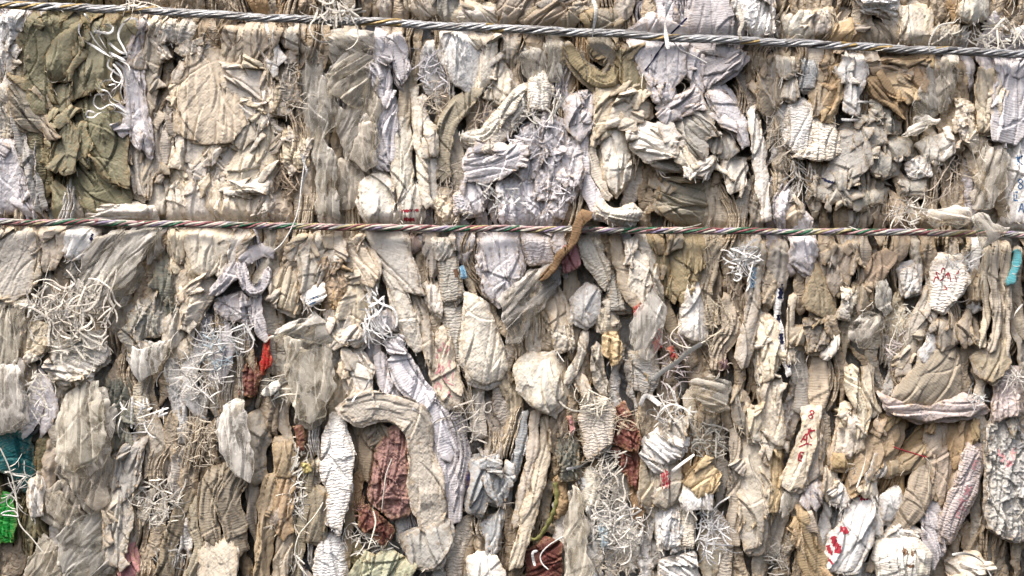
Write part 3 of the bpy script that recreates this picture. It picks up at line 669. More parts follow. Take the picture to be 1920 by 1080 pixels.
S|broad lavender strip flowing down from the knot|lav|s|36|s 745,668,34 768,715,42 802,758,38 828,800,36 846,850,32|pp=15 pa=8
S|pale lilac strip in the middle of the lavender stream|lilac|s|30|s 826,800,30 836,860,34 848,920,34 852,975,20|pp=13 pa=7
S|grey lilac strip on the right of the lavender stream|lilac|s|26|s 800,735,18 840,770,22 866,830,24 862,900,20 856,960,14|pp=10
G|bright red rag beside the crushed maroon scrap|red|s|34|p 491,642 507,627 509,680 488,706|
G|crushed maroon scrap left of the bright red rag|maroon|x|22|p 447,690 482,670 488,705 478,745 450,740|
F|cream and tan stiff band above the arched flap|cream|w|38|p 640,690 667,650 697,690 699,742 660,742|a=60
P|dark red film peeking out below the striped flap|crimson|f|18|p 766,432 786,437 786,465 775,472|
F|taupe sliver right of the striped cream flap under the rope|taupe|s|22|p 793,436 815,436 822,490 810,520 800,480|
F|ivory narrow leaf right of the cream leaf strip|ivory|w|32|p 800,531 820,540 828,593 807,576|pa=1
F|grey crinkled bulge with a brown hole|grey|c|34|p 822,490 850,484 864,550 850,562 832,565|
F|grey crinkled fold below the crinkled bulge|grey|c|30|p 832,572 863,570 876,650 872,700 850,655|
F|large bright ivory tongue with rounded lower end, center of the bale|ivory|w|46|p 878,552 910,573 933,633 947,690 938,710 913,716 883,708 870,655|pa=1 puff=11 fa=.2 cr=.3 ce=0
F|pale leaf with pink print left of the ivory tongue|cream|w|38|p 813,640 833,606 847,660 863,730 862,765 838,755 818,735 808,690|pa=3
F|lavender grey pleated fan hanging from the lower rope|lav|w|34|p 900,437 960,437 976,500 956,546 935,571 912,546 897,480|pp=17 pa=6
F|pale folded square with creases below the lower rope|ivory|x|28|p 817,447 850,446 851,481 826,484|
F|lavender small pillow above the lower rope, near white tapes|lav|c|36|p 855,366 880,358 876,396 856,397|
F|cream rumpled folds right of the two parallel ivory strips|cream|x|24|p 818,355 850,362 858,418 822,418|
G|brown twisted strip of bark-like cloth across the lower rope|bark|s|96|s 1100,402,22 1084,420,20 1074,452,13 1050,480,14 1032,505,14 1016,522,8|pp=9 pa=3 pin=0
G|pink red rag under the brown bark-like strip|pink|s|40|p 1056,462 1082,452 1088,500 1062,513 1051,490|pp=12
P|pinkish grey film slanting down left from the brown strip|lilac|f|48|p 935,562 1000,507 1050,490 1045,543 995,590 975,636 950,641|a=135
F|crinkled white strip curving down from the lower rope, right of brown strip|ivory|c|34|p 1083,450 1110,452 1140,495 1138,543 1120,522 1097,492|a=60
F|crinkled lavender block left of the brown strip|lilac|c|28|p 980,437 1031,440 1034,490 993,494|
F|whitish shield-shaped flap below the crinkled strip|white|w|40|p 1080,560 1103,536 1123,547 1121,593 1104,605 1083,591|pa=0
F|beige twisted fold beneath the whitish shield|beige|s|28|p 1120,590 1140,575 1158,610 1150,625 1125,620|
S|beige curved strip sweeping from the lower rope to the pink film leaf|beige|w|34|s 1155,440,16 1163,500,20 1180,550,20 1207,590,12|pa=2
F|white oval leaf under the lower rope beside the curved strip|ivory|w|40|p 1173,507 1180,470 1192,450 1210,490 1216,530 1205,566 1182,543|pa=2
F|white pleated strip with a red edge under the lower rope|ivory|w|34|p 1197,442 1216,442 1231,515 1246,567 1225,560 1209,500|a=70 pp=13
F|grey crinkled fold left of the beige curved strip|grey|c|24|p 1137,493 1160,545 1169,582 1145,577|
P|pinkish white film leaf hanging in the center right|white|f|56|p 1217,550 1229,536 1251,593 1240,640 1222,668 1187,670 1182,620 1195,585|a=100 pa=4
F|knitted-looking grey pouch below the pinkish film leaf|grey|c|44|p 1183,668 1222,664 1227,705 1211,735 1190,722|
F|olive beige upright fold below the lower rope, left of two|khaki|w|26|p 1213,440 1238,440 1254,500 1263,562 1245,547|pa=3
F|olive beige broad upright fold below the lower rope|khaki|w|30|p 1256,440 1304,440 1311,480 1296,540 1279,575 1262,522|pa=2
S|dark narrow strip below the olive beige upright folds|dark|s|22|s 1246,560,12 1258,610,18 1276,650,14|
F|ivory flap with squared bottom right of the olive beige folds|ivory|w|38|p 1290,530 1307,516 1318,595 1323,636 1300,633 1279,625 1283,575|pa=1
S|taupe twisted strip left of the white tape tangle|taupe|s|24|s 1345,450,20 1330,500,26 1322,550,24 1335,610,18|pp=10
S|taupe wrinkled strip under the white tape tangle|taupe|s|28|s 1360,560,22 1372,610,28 1350,650,26 1340,690,16|pp=10
S|long beige strip with a blue smudge at its top|beige|w|40|p 1405,490 1418,483 1428,500 1428,545 1418,620 1405,682 1387,694 1372,667 1398,580|a=105 pa=3
F|ivory dog-eared flap with a scalloped rim below center|ivory|w|46|p 967,690 985,676 1035,672 1045,700 1056,740 1030,774 1005,760 975,730|a=80 pa=3 pp=26
F|tan wrinkled fold above the dog-eared flap|beige|w|28|p 1027,572 1048,550 1066,610 1040,627|
F|cream knotted fold above the dog-eared flap|cream|x|36|p 1030,620 1067,606 1075,652 1045,658|
G|ochre rusty crumpled clump under the whitish shield|ochre|x|40|p 1133,622 1158,622 1168,668 1150,690 1132,662|
S|ivory narrow roll slanting left of the ochre clump|ivory|w|34|s 1098,620,12 1090,660,15 1078,690,15 1064,720,12|
S|beige thick roll below the ochre clump|beige|w|36|s 1072,700,15 1092,720,18 1108,755,16|
S|beige crumpled strip between roll and ochre clump|beige|x|30|s 1118,650,16 1122,700,22 1135,735,18|
F|lavender diamond crossing behind the lower rope on the right|lav|w|36|p 1500,392 1523,415 1528,460 1515,504 1487,487 1493,435|pa=1
F|beige leaf left of the lavender diamond above the rope|beige|w|28|p 1475,405 1500,381 1503,402 1493,428|
F|dark taupe arching fold right of the lavender diamond|taupe|w|30|p 1537,473 1557,471 1577,527 1567,555 1547,521|
F|dark brownish diamond fold with fine speckles|dark|w|34|p 1510,560 1530,489 1546,530 1564,577 1557,601 1513,578|pa=1 fa=.14
F|dark taupe wrinkled fold below the speckled diamond|dark|x|28|p 1510,602 1545,597 1564,608 1547,654 1515,661|
F|taupe upright fold just under the lower rope, right of the arch|taupe|w|28|p 1573,465 1606,452 1601,500 1587,537 1570,500|
P|ivory film bag lying on the lower rope at right|ivory|f|92|p 1747,390 1800,382 1824,397 1814,420 1750,419 1733,408|a=10 pa=3 pin=0
P|torn film tail knotted over the lower rope near the right edge|ivory|f|96|p 1823,400 1857,409 1898,431 1860,450 1845,470 1830,432|a=60 pin=0
F|cream sack with pink scribbled print below the lower rope at right|ivory|c|42|p 1750,500 1773,491 1801,497 1808,527 1793,554 1767,585 1747,574|pa=1
F|white fold with a black line left of the pink scribble|white|x|32|p 1693,507 1715,499 1718,547 1698,555|
S|brown taupe band bending down left of the film scraps|tan|s|32|s 1668,478,26 1642,505,32 1618,545,24|pp=20
F|taupe blunt fold at the foot of the brown taupe band|taupe|w|30|p 1601,540 1633,532 1634,570 1612,582|
P|upper grey film scrap right of the brown taupe band|grey|f|44|p 1646,528 1660,519 1676,573 1660,597 1642,567|
P|lower grey film scrap shaped like a cup|grey|f|48|p 1600,623 1623,597 1657,592 1661,611 1621,655 1602,650|a=130
F|cream curled scrap beside the dark speckled diamond|ivory|x|40|p 1587,547 1601,550 1588,599 1570,594|
S|ivory edge strip below the cream curled scrap|ivory|w|36|s 1570,615,9 1562,650,13 1546,670,14|
F|long beige blade right of the film scraps|beige|w|34|p 1740,537 1744,587 1709,660 1690,691 1700,613|a=110 pa=2
F|small white blade right of the long beige one|white|w|38|p 1723,673 1743,616 1754,643 1736,682|pa=0
F|taupe hood-shaped fold above the big smooth taupe fold|taupe|w|38|p 1747,608 1787,593 1791,643 1763,657|pa=4
F|taupe pointed fold right of the hood-shaped fold|taupe|w|36|p 1793,613 1817,582 1824,633 1806,651|pa=2
F|tan narrow fold right of the pink scribbled sack|tan|w|34|p 1816,530 1833,503 1835,560 1821,562|
S|first long beige strip hanging from the lower rope at right|beige|s|30|s 1855,460,14 1843,530,15 1850,590,13 1836,650,10|
S|second long beige strip hanging from the lower rope at right|beige|s|34|s 1874,452,15 1864,530,17 1868,600,14 1856,655,10|
S|third long beige strip left of the cyan tube|beige|s|26|s 1890,455,14 1880,540,15 1884,620,13 1878,660,10|
T|cyan plastic tube near the right edge|cyan|s|48|s 1910,470,9 1904,500,13 1894,531,17|pa=0 fa=0 cr=0
S|thin beige stick hanging below the cyan tube|beige|s|38|s 1894,528,7 1890,600,7 1886,665,6|pa=0 fa=0
F|big smooth taupe fold over the whitish roll, lower right|taupe|s|40|p 1672,742 1700,705 1757,656 1797,654 1802,745 1760,757 1705,752|a=130 pa=3 puff=14 pp=40
R|whitish pink roll with frayed end under the smooth taupe fold|pinkwhite|w|58|p 1650,737 1693,757 1740,764 1807,740 1850,768 1809,786 1727,791 1667,774|a=0 pa=4 pp=22
F|taupe heart-shaped fold near the right edge|taupe|w|44|p 1830,670 1883,639 1891,680 1867,718 1840,698|pa=1 a=110
F|cream large leaf at the right of the long beige strip|cream|w|34|p 1420,600 1437,586 1456,612 1461,660 1446,702 1424,720|pa=3
S|black and white striped strip left of the speckled diamond|white|s|24|s 1464,520,10 1458,580,13 1462,640,12 1478,700,9|
S|cream strip beside the black and white striped strip|cream|w|30|s 1488,555,11 1480,620,13 1484,680,15|
F|taupe roll end left of the dark taupe wrinkled fold|taupe|w|32|p 1483,620 1507,615 1508,645 1482,645|
P|shiny lavender film bulging at the left edge|lav|f|44|p -40,690 35,684 48,780 20,808 -40,808|
G|teal plastic sheet at the left edge|teal|s|26|p -40,812 50,809 63,880 53,927 20,890 -40,872|a=70 pa=4
G|bright green plastic at the left edge below the teal sheet|green|s|28|p -40,905 20,925 34,970 31,1016 -40,1024|pa=2 puff=3 tuck=0
P|large pale film bag hanging low at left, upper half|ivory|f|54|p 120,740 160,713 187,720 202,800 190,860 140,890 105,860 100,800|pp=26 pa=9 puff=14
P|lower half of the large film bag, ending in a pinched point|beige|f|46|p 125,850 207,800 208,870 201,945 173,951 140,912 118,880|pp=20 pa=6
P|pale film lobe right of the large film bag|ivory|f|56|p 167,760 200,752 211,797 190,801 170,788|pa=2
F|cream narrow fold left of the beige film, lower left|ivory|w|36|p 56,905 77,895 78,963 63,968|
P|beige film ball below the large film bag|beige|f|42|p 78,920 120,905 154,953 128,982 85,968|
P|grey crumpled film near the bottom left|silver|f|44|p 113,997 187,952 201,1020 208,1070 133,1100 113,1053|a=130 pp=18
P|brownish film in the bottom left corner|beige|f|34|p 33,1100 77,1000 113,1020 119,1100|a=120
F|large beige leaf standing at the bottom left of center|beige|w|36|p 197,1015 207,925 217,912 240,930 248,967 241,1007 222,1062 202,1052|pa=2 a=95
F|grey beige upper fold above the large beige leaf|grey|w|28|p 213,860 233,827 267,828 261,907 232,935 208,967|a=100
F|dark grey green cloth right of the film bag|dgrey|s|18|p 200,705 246,710 236,820 218,842 208,790|pp=13
P|white film bag with a pointed tip hanging low|white|f|64|p 403,812 413,762 437,753 460,757 464,793 478,887 468,903 430,882|pa=5
S|dark taupe strip slanting left of the cream woven square|khaki|s|28|s 362,905,20 340,960,24 318,1020,24 308,1100,20|pp=9
S|taupe thick strip bulging above the cream woven square|dark|s|34|s 410,880,28 392,930,36 392,975,32 402,1012,20|pp=11
S|twisted taupe strip right of the cream woven square|dark|s|32|s 452,880,30 428,930,36 440,985,36 452,1035,22|pp=9
S|olive taupe narrow strip down the bottom|khaki|s|26|s 372,925,12 360,980,16 372,1030,16 350,1100,18|pp=9
F|cream woven square flap with brown dots near the bottom|cream|w|50|p 373,1033 423,1009 443,1033 441,1110 377,1110|pa=0 fa=.08
F|pink stained fold peeking out at the bottom left|pink|w|26|p 226,1042 247,1018 259,1075 228,1100|
F|white crinkled hourglass-shaped fold|white|c|42|p 607,830 617,787 637,786 658,853 654,920 637,995 616,980 620,933 603,877|pa=2
F|white crinkled foot below the hourglass-shaped fold|white|c|34|p 593,1033 618,1000 643,1027 643,1110 590,1110|
F|long cream and tan flap arching over the maroon hollow and hanging down its right side|cream|w|50|s 644,768,20 674,765,58 730,764,44 780,788,54 790,845,42 800,915,62 812,985,44|pa=4 fa=.5 tx=-3 ty=0 tuck=0 puff=0 rim=.6 conv=0
G|maroon crumpled cloth hanging in the hollow under the arch|rose|x|30|p 710,830 733,800 768,792 767,887 770,967 733,971 687,937 693,887|pp=14 cr=5 fa=.6
G|darker maroon tufted end of the crumpled cloth|maroon|x|34|p 668,953 693,946 740,993 722,1025 677,995|
F|grey woven flap with rounded bottom below the arched arm|grey|w|46|p 757,1007 800,990 841,979 845,1020 828,1060 800,1066 770,1054|pa=0
F|dark cloth deep in the hollow left of the maroon cloth|dark|s|4|p 655,795 720,790 705,860 690,900 665,880|
F|tan blocky fold in the brown pleats left of the hourglass|tan|w|30|p 515,826 545,826 550,890 520,893|pa=1
S|tan bulging strip left edge of the brown pleats|tan|w|28|s 512,895,26 502,950,30 498,1010,26 492,1090,22|
S|middle tan strip in the brown pleats|tan|w|34|s 538,892,26 530,950,30 536,1000,26|
S|right tan strip in the brown pleats|tan|w|30|s 535,1000,22 528,1050,26 522,1110,24|
F|small folded tan nub in the brown pleats|tan|w|38|p 505,960 527,948 533,972 510,985|
F|olive beige square-ended fold left of the hourglass|khaki|w|34|p 582,908 610,925 612,960 603,1015 573,1014|pa=1
S|khaki strip between the brown pleats and square-ended fold|khaki|s|24|s 580,860,16 572,930,20 560,1000,20 556,1090,18|
F|silver grey shiny fold right of the lavender stream|steel|w|40|p 882,868 935,853 926,900 905,962 886,955|pa=5 a=105
F|second silver grey fold below the first shiny one|steel|w|34|p 918,900 961,878 946,945 922,935|a=110
F|silver grey folded corner near the bottom center|steel|w|32|p 902,988 938,960 931,1022 920,1038|
F|white smooth scrap at the bottom edge near the center|ivory|w|56|p 880,1050 900,1043 928,1043 948,1080 940,1110 893,1110|pa=0
F|pale green creased flap at the bottom edge under maroon tuft|pgreen|w|34|p 655,1110 673,1060 727,1030 768,1053 764,1110|a=110
S|longest cream strip curving down to the bottom edge near center|cream|w|38|s 1022,785,18 1020,850,22 1004,920,24 985,990,22 965,1060,20|pa=3
S|beige strip left alongside the longest cream strip|beige|w|30|s 1003,775,14 998,845,17 982,915,18 968,985,16|pa=2
S|grey strip left of the beige strip alongside|steel|s|24|s 985,775,12 975,840,16 962,900,14|
G|dark green crumpled cloth above the yellow green loop|dgrey|x|22|p 1040,808 1084,820 1087,897 1050,902|
G|dark maroon glossy film bundle at the bottom center|maroon|s|34|p 985,1037 1022,1008 1056,1020 1050,1110 985,1110|a=150 pp=12
P|tall ivory translucent blade at the bottom right of center|ivory|f|54|p 1077,905 1091,937 1101,1020 1108,1110 1058,1110 1063,987|pa=5
G|upper maroon lump below the pinkish film leaf|maroon|x|38|p 1147,780 1173,750 1188,787 1202,830 1193,848 1148,834|
G|lower maroon lump trailing a brown strip|maroon|x|32|p 1143,842 1165,838 1201,860 1204,920 1180,908|
S|brown rusty strip trailing below the maroon lumps|bark|x|26|s 1190,905,18 1196,950,18 1200,985,12|
F|beige crinkled lobe left of the maroon lumps|beige|c|38|p 1087,780 1127,742 1150,767 1141,830 1103,862|
F|white folded edges stacked like petals right of maroon lump|white|w|46|p 1207,833 1243,808 1281,830 1270,854 1237,871 1213,858|a=40 pp=9 pa=6
F|curled beige loop above the white petal-like edges|beige|w|48|p 1243,800 1263,782 1284,790 1281,825 1257,831|a=70 pp=10
F|beige folded lobe below the petal-like edges, left one|beige|w|38|p 1203,855 1237,871 1236,933 1223,951 1203,942|pa=2
F|beige lobe with pink print below the petal-like edges|beige|w|42|p 1237,871 1273,877 1278,933 1250,951 1231,938|pa=2
F|ochre stained flap with a bright white torn bottom|ochre|w|50|p 1287,907 1317,868 1351,892 1333,922 1310,930|a=120 pa=2
F|bright white torn flap under the ochre stained flap|white|w|54|p 1285,915 1310,930 1334,918 1334,955 1316,948 1293,955 1279,935|pa=1
F|white crumpled column below the beige lobes|white|x|32|p 1227,955 1270,953 1271,1020 1237,1032|
F|white rumpled sack at the bottom edge right of center|white|x|38|p 1240,1053 1300,1038 1317,1110 1245,1110|a=30
F|pale crinkled fold right of the white crumpled column|ivory|c|30|p 1270,948 1300,960 1298,1022 1273,1022|
P|tan scrunched film ball on the right of center|beige|f|54|p 1295,713 1340,700 1371,720 1364,757 1337,771 1306,754|a=20
F|ochre topped long fold in the lower right of center|beige|w|40|p 1387,867 1403,820 1438,826 1438,920 1421,1020 1397,1030 1387,927|pa=3
F|taupe long fold above and left of the ochre topped fold|taupe|w|32|p 1372,727 1402,750 1401,820 1377,790|
F|cream long fold above the ochre topped one|cream|w|36|p 1403,768 1438,757 1440,822 1407,820|
S|taupe long strip left of the ochre topped fold|taupe|s|26|s 1376,800,14 1378,870,18 1376,940,18 1372,1020,20|
F|cream long upright fold right of the cream large leaf|cream|w|36|p 1425,722 1463,712 1466,830 1436,842|pa=3
F|small rust blotched fold beneath the cream upright fold|ochre|w|32|p 1440,842 1464,840 1461,905 1447,962 1439,920|
F|cream sack fold with red printed characters|cream|w|46|p 1467,905 1500,830 1512,768 1537,763 1531,807 1503,912 1482,916|a=107 pa=2
F|pleated taupe fold right of the red printed characters|taupe|w|34|p 1508,850 1540,790 1534,887 1507,908|pp=11
F|smooth cream upper fold left of the slanting tan folds|cream|w|38|p 1563,848 1582,760 1607,783 1611,837 1590,851|pa=2
F|tan rounded tip below the smooth cream upper fold|tan|w|34|p 1563,851 1603,851 1598,878 1563,873|pa=1
S|long cream fold bending beneath the film scraps|cream|w|38|s 1598,690,22 1600,735,24 1618,775,22 1612,815,14|
S|second cream fold bending left of the whitish roll|beige|w|32|s 1630,690,18 1627,735,20 1640,775,18|
F|wide tan slanting fold below the whitish roll|tan|w|34|p 1613,835 1653,793 1680,783 1681,820 1642,880 1613,920 1592,937 1600,880|a=125 pp=26
P|whitish slanting film between tan slanting folds|white|f|42|p 1620,892 1653,833 1670,832 1656,887 1620,908|a=120
F|tan facet under the thin red thread, left one|tan|w|34|p 1657,873 1690,856 1691,885 1660,891|
F|tan facet under the thin red thread, right one|tan|w|36|p 1693,860 1735,829 1726,875 1695,881|a=130
F|brown upper pleat under the whitish roll|tan|w|26|p 1737,793 1773,790 1764,850 1734,853|a=100
F|brown slanting pleats under the frayed end of the roll|tan|w|24|p 1775,790 1837,787 1811,870 1790,880|a=105 pp=15
F|brown cowl fold left of the pink-white band|tan|w|34|p 1750,840 1793,833 1798,907 1762,942 1747,913|a=110 pp=18
F|white band with pink characters slanting in the lower right|pinkwhite|c|56|p 1765,965 1790,905 1817,835 1841,847 1831,920 1801,975 1776,1010 1763,1000|a=112 pa=1
F|grey cloth loop left of the pink-white band|lilac|s|46|p 1713,955 1733,932 1760,935 1767,1020 1748,1062 1730,1048 1733,980|pp=13
F|white sack with red ovals printed near the bottom right|white|w|44|p 1583,980 1607,933 1638,924 1634,975 1628,1020 1600,1072 1550,1070 1556,1013|a=112 pa=3
F|cream cap fold above the red oval print|cream|w|50|p 1607,918 1637,902 1641,928 1620,928|
F|white smooth facet right of the red oval sack|white|w|38|p 1653,930 1687,914 1694,950 1673,975 1653,968|pa=0
F|white long facet next to the red oval sack|white|w|34|p 1635,945 1653,950 1651,1007 1632,995|pa=1
F|white pointed facet above the ivory sack with two brown holes|white|w|48|p 1663,1006 1690,985 1722,1003 1680,1014|a=20
S|long taupe band tapering down left in the lower right|taupe|s|44|s 1738,865,30 1724,925,42 1696,975,26 1655,1025,15 1630,1070,11|pa=3 pp=18
F|ivory puffed sack with two brown holes at the bottom edge|ivory|s|60|p 1643,1050 1650,1025 1672,1014 1705,1013 1730,1038 1728,1073 1700,1110 1660,1110|puff=18 pa=4
F|tan smooth cowl near the bottom edge|tan|s|46|p 1497,953 1520,966 1528,1020 1557,1063 1556,1110 1515,1110 1500,1040|pp=16 a=75
P|small whitish film below the red printed characters|white|f|40|p 1467,918 1500,917 1498,950 1463,972|
F|pale lilac kite fold right of the whitish film|lilac|w|40|p 1503,927 1533,899 1538,927 1513,958|
F|white facet between the kite fold and slanting folds|white|w|34|p 1557,940 1573,899 1591,935 1583,950|
F|beige facet above the white facet|beige|w|30|p 1543,880 1567,877 1561,925 1546,932|
F|cream flat flap at the bottom edge right of the ivory sack|cream|w|44|p 1777,1053 1833,1042 1842,1075 1832,1110 1790,1110|a=20
F|crumbly pressed sack mass at the right edge|grey|x|24|p 1850,800 1880,785 1960,780 1960,1005 1900,1010 1845,985|cr=7 pa=4
F|pinkish white crumpled fold above the crumbly mass|pinkwhite|x|38|p 1873,700 1906,700 1909,770 1862,792|
K|small yellow scrap in the white shreds beside the brown pleats|lemon|x|44|p 566,870 580,868 582,884 568,886|
K|light blue scrap beside the brown hole of the crinkled bulge|sky|s|46|p 861,500 868,497 873,518 866,523|
K|pink scrap in the dark shreds above the yellow green loop|pink|x|40|p 1062,785 1074,780 1078,805 1068,812|
K|red netting scrap at the left of the pinkish film leaf|crimson|x|50|p 1185,575 1203,565 1207,580 1194,593|
K|red netting scrap under the lower right side of the film leaf|crimson|x|46|p 1227,640 1237,632 1241,650 1230,662|
K|small red scrap low in the pinkish fibres below the film leaf|crimson|x|46|p 1250,655 1262,650 1268,672 1258,680|
K|blue grey scrap at the left edge of the bushy white fringe|lblue|s|44|p 1120,985 1132,975 1141,1020 1126,1030|
K|navy scrap beside the silver grey folds|navy|s|34|p 872,890 885,878 890,905 878,918|
K|dark plum scrap at the end of the taupe wrinkled strip|plum|x|40|p 1345,680 1362,671 1367,690 1350,702|
K|torn white scrap with a brown side below the red rag|ivory|s|50|p 488,736 520,711 525,722 510,746|
K|dark maroon scrap above the brown pleats under the scrunched film|maroon|x|34|p 550,800 568,795 574,840 560,850|
'''
# ---------------------------------------------------------------- builder for one traced fold
def tag(o, label=None, cat=None, group=None, kind=None):
    if label: o['label'] = label
    if cat: o['category'] = cat
    if group: o['group'] = group
    if kind: o['kind'] = kind
def options(style, d, extra, rng):
    o = dict(STYLE[style]); o['style'] = style; o['d'] = 8 + 0.62 * float(d)
    o['ang'] = math.radians(90 + rng.normal(0, 5)); o['tx'] = rng.choice([-1, 1]) * rng.uniform(5, 17); o['ty'] = rng.uniform(1, 8); o['curl'] = 0.0
    o['pin'] = 15.0; o['back'] = -34.0; o['tuck'] = 9.0 if style in 'wcs' else (6.0 if style == 'f' else 0.0); o['tuckb'] = 0.0
    for t in extra.split():
        k, v = t.split('=')
        if k == 'a': o['ang'] = math.radians(float(v))
        else: o[k] = float(v)
    return o
cover = np.zeros((300, 500), bool)      # 5-unit raster from (-290,-210)
def raster(P, grow=0):
    x0, y0 = P.min(0); x1, y1 = P.max(0)
    i0 = max(int((x0 + 290) / 5), 0); i1 = min(int((x1 + 290) / 5) + 2, 500); j0 = max(int((y0 + 210) / 5), 0); j1 = min(int((y1 + 210) / 5) + 2, 300)
    X, Y = np.meshgrid(np.arange(i0, i1) * 5 - 290.0, np.arange(j0, j1) * 5 - 210.0)
    if X.size == 0: return None
    D, _, _ = sdf(X, Y, P)
    return (slice(j0, j1), slice(i0, i1)), D > -grow
TREES = {}
def make_fold(name, outline, o, colour, rng, label=None, cat=None, group=None, spine=None, parent=None, g=1.75):
    r = fold_arrays(outline, o, rng, g, spine)
    if r is None: return None
    V, F, UV, hem, P = r
    c = P.mean(0); org = at(c[0], c[1], o['d'])
    ob = link_mesh(name, V, F, material(colour, o['style']), uv=UV, attrs={'hem': hem}, origin=org)
    ORIG[ob.name] = Vector(org)
    if parent is None: tag(ob, label, cat, group)
    else: child_of(ob, parent)
    ob['_k'] = 0; del ob['_k']
    if label: TREES[label] = (ob, V, F)
    return ob

def tree_of(V, F):
    return BVHTree.FromPolygons([tuple(v) for v in V], [tuple(f) for f in F])
def hit(tree, px, py, dflt):
    o = at(px, py, 300); d = (at(px, py, -50) - o).normalized()
    loc, n, i, t = tree.ray_cast(o, d)
    return loc if loc is not None else at(px, py, dflt)
INK = {}
def ink(colour):
    return material(colour, 'd')
def print_mark(label, strokes, colour, name='printed_mark', lift=0.8):
    """ink strokes draped on the sack they are printed on: list of (width, [(x,y),...])"""
    ob, V, F = TREES[label]; t = tree_of(V, F); vs_, fs = [], []
    for w, pts in strokes:
        C = catmull([(x, y) for x, y in pts], len(pts) < 1, 2.0) if len(pts) > 2 else np.array([np.array(pts[0]) + (np.array(pts[1]) - np.array(pts[0])) * k for k in np.linspace(0, 1, max(3, int(math.dist(*pts) / 2)))], float)
        dd = np.gradient(C, axis=0); dd /= np.maximum(np.linalg.norm(dd, axis=1), 1e-6)[:, None]
        nn = np.stack([-dd[:, 1], dd[:, 0]], 1); b = len(vs_); cols = max(2, int(w / 2) + 1)
        for i in range(len(C)):
            for k in range(cols):
                q = C[i] + nn[i] * w * (k / (cols - 1) - 0.5) * (0.85 + 0.3 * math.sin(i * 1.7 + C[i][0]))
                p = hit(t, q[0], q[1], 30); vs_.append((p.x, p.y - lift * S, p.z))
        for i in range(len(C) - 1):
            for k in range(cols - 1):
                a = b + i * cols + k; fs.append((a, a + cols, a + cols + 1, a + 1))
    vs_ = np.array(vs_); org = vs_.mean(0)
    uv = np.stack([vs_[:, 0], vs_[:, 2]], 1) / S / 100
    m = link_mesh(name, vs_, fs, ink(colour), uv=uv, origin=org); ORIG[m.name] = Vector(org); child_of(m, ob)
    return m

# ribbons -----------------------------------------------------------------------------------
def ribbon(P, w, out, rng=None, thick=None):
    """flat tape along 3D grid points P (x,y,d); appended to out=(V,F,UV)"""
    P = np.asarray(P, float); n = len(P); V, F, UV = out
    T = np.gradient(P, axis=0); T /= np.maximum(np.linalg.norm(T, axis=1), 1e-6)[:, None]
    ph = rng.uniform(0, 6.28); tw = rng.normal(0, 0.13); b = len(V)
    up = np.array([0, 0, 1.0]); uo = rng.uniform(0, 9)
    for i in range(n):
        s = np.cross(T[i], up); s /= max(np.linalg.norm(s), 1e-6); q = np.cross(s, T[i])
        a = (ph - 3.14) * 0.22 + tw * i * 0.5; dirv = s * math.cos(a) + q * math.sin(a)
        ww = w / 2 * (1 if 0 < i < n - 1 else 0.45)
        for sg in (-1, 0, 1):
            p = P[i] + dirv * ww * sg + q * (0.35 * (1 - abs(sg)) * w * 0.4)
            V.append(tuple(at(p[0], p[1], p[2]))); UV.append((uo + sg * ww / 100, uo * 3 + i * 3 / 100))
    for i in range(n - 1):
        for k in range(2):
            a = b + i * 3 + k; F.append((a, a + 3, a + 4, a + 1))
def curl_path(x, y, d, ang, length, rng, k=0.20, step=4.0, home=None):
    k = k * rng.choice([0.2, 0.35, 0.6, 1.1]); length = length * rng.choice([0.6, 0.9, 1.4])
    """a wandering tape"""
    n = max(4, int(length / step)); c = rng.normal(0, k * 0.6); pts = []; el = rng.uniform(-0.3, 0.5); z = d
    for i in range(n):
        pts.append((x, y, z))
        c = 0.86 * c + rng.normal(0, k * 0.45); ang += c
        if home is not None and ((x - home[0]) / (home[2] + 4)) ** 2 + ((y - home[1]) / (home[3] + 4)) ** 2 > 1:
            want = math.atan2(home[1] - y, home[0] - x); ang += 0.05 * math.atan2(math.sin(want - ang), math.cos(want - ang))
        x += math.cos(ang) * step; y += math.sin(ang) * step
        el = 0.85 * el + rng.normal(0, 0.10); z += el * step * 0.5; z = min(max(z, d - 8), d + 16)
    return pts
def finish_ribbons(name, out, mat, label=None, cat=None, group=None, parent=None):
    V, F, UV = out; V = np.array(V); org = V.mean(0)
    o = link_mesh(name, V, F, mat, uv=UV, origin=org); ORIG[o.name] = Vector(org)
    if parent is None: tag(o, label, cat, group)
    else: child_of(o, parent)
    return o
def tube(P, r, out, sides=6, flat=1.0):
    P = np.asarray(P, float); n = len(P); V, F, UV = out; b = len(V)
    T = np.gradient(P, axis=0); T /= np.maximum(np.linalg.norm(T, axis=1), 1e-6)[:, None]; up = np.array([0.03, 0.05, 1.0])
    for i in range(n):
        s = np.cross(T[i], up); s /= max(np.linalg.norm(s), 1e-6); q = np.cross(s, T[i]); rr = r[i] if hasattr(r, '__len__') else r
        for k in range(sides):
            a = 2 * math.pi * k / sides; p = P[i] + (s * math.cos(a) + q * math.sin(a) * flat) * rr
            V.append(tuple(at(*p))); UV.append((k * 0.04, i * 0.05))
    for i in range(n - 1):
        for k in range(sides):
            F.append((b + i * sides + k, b + i * sides + (k + 1) % sides, b + (i + 1) * sides + (k + 1) % sides, b + (i + 1) * sides + k))

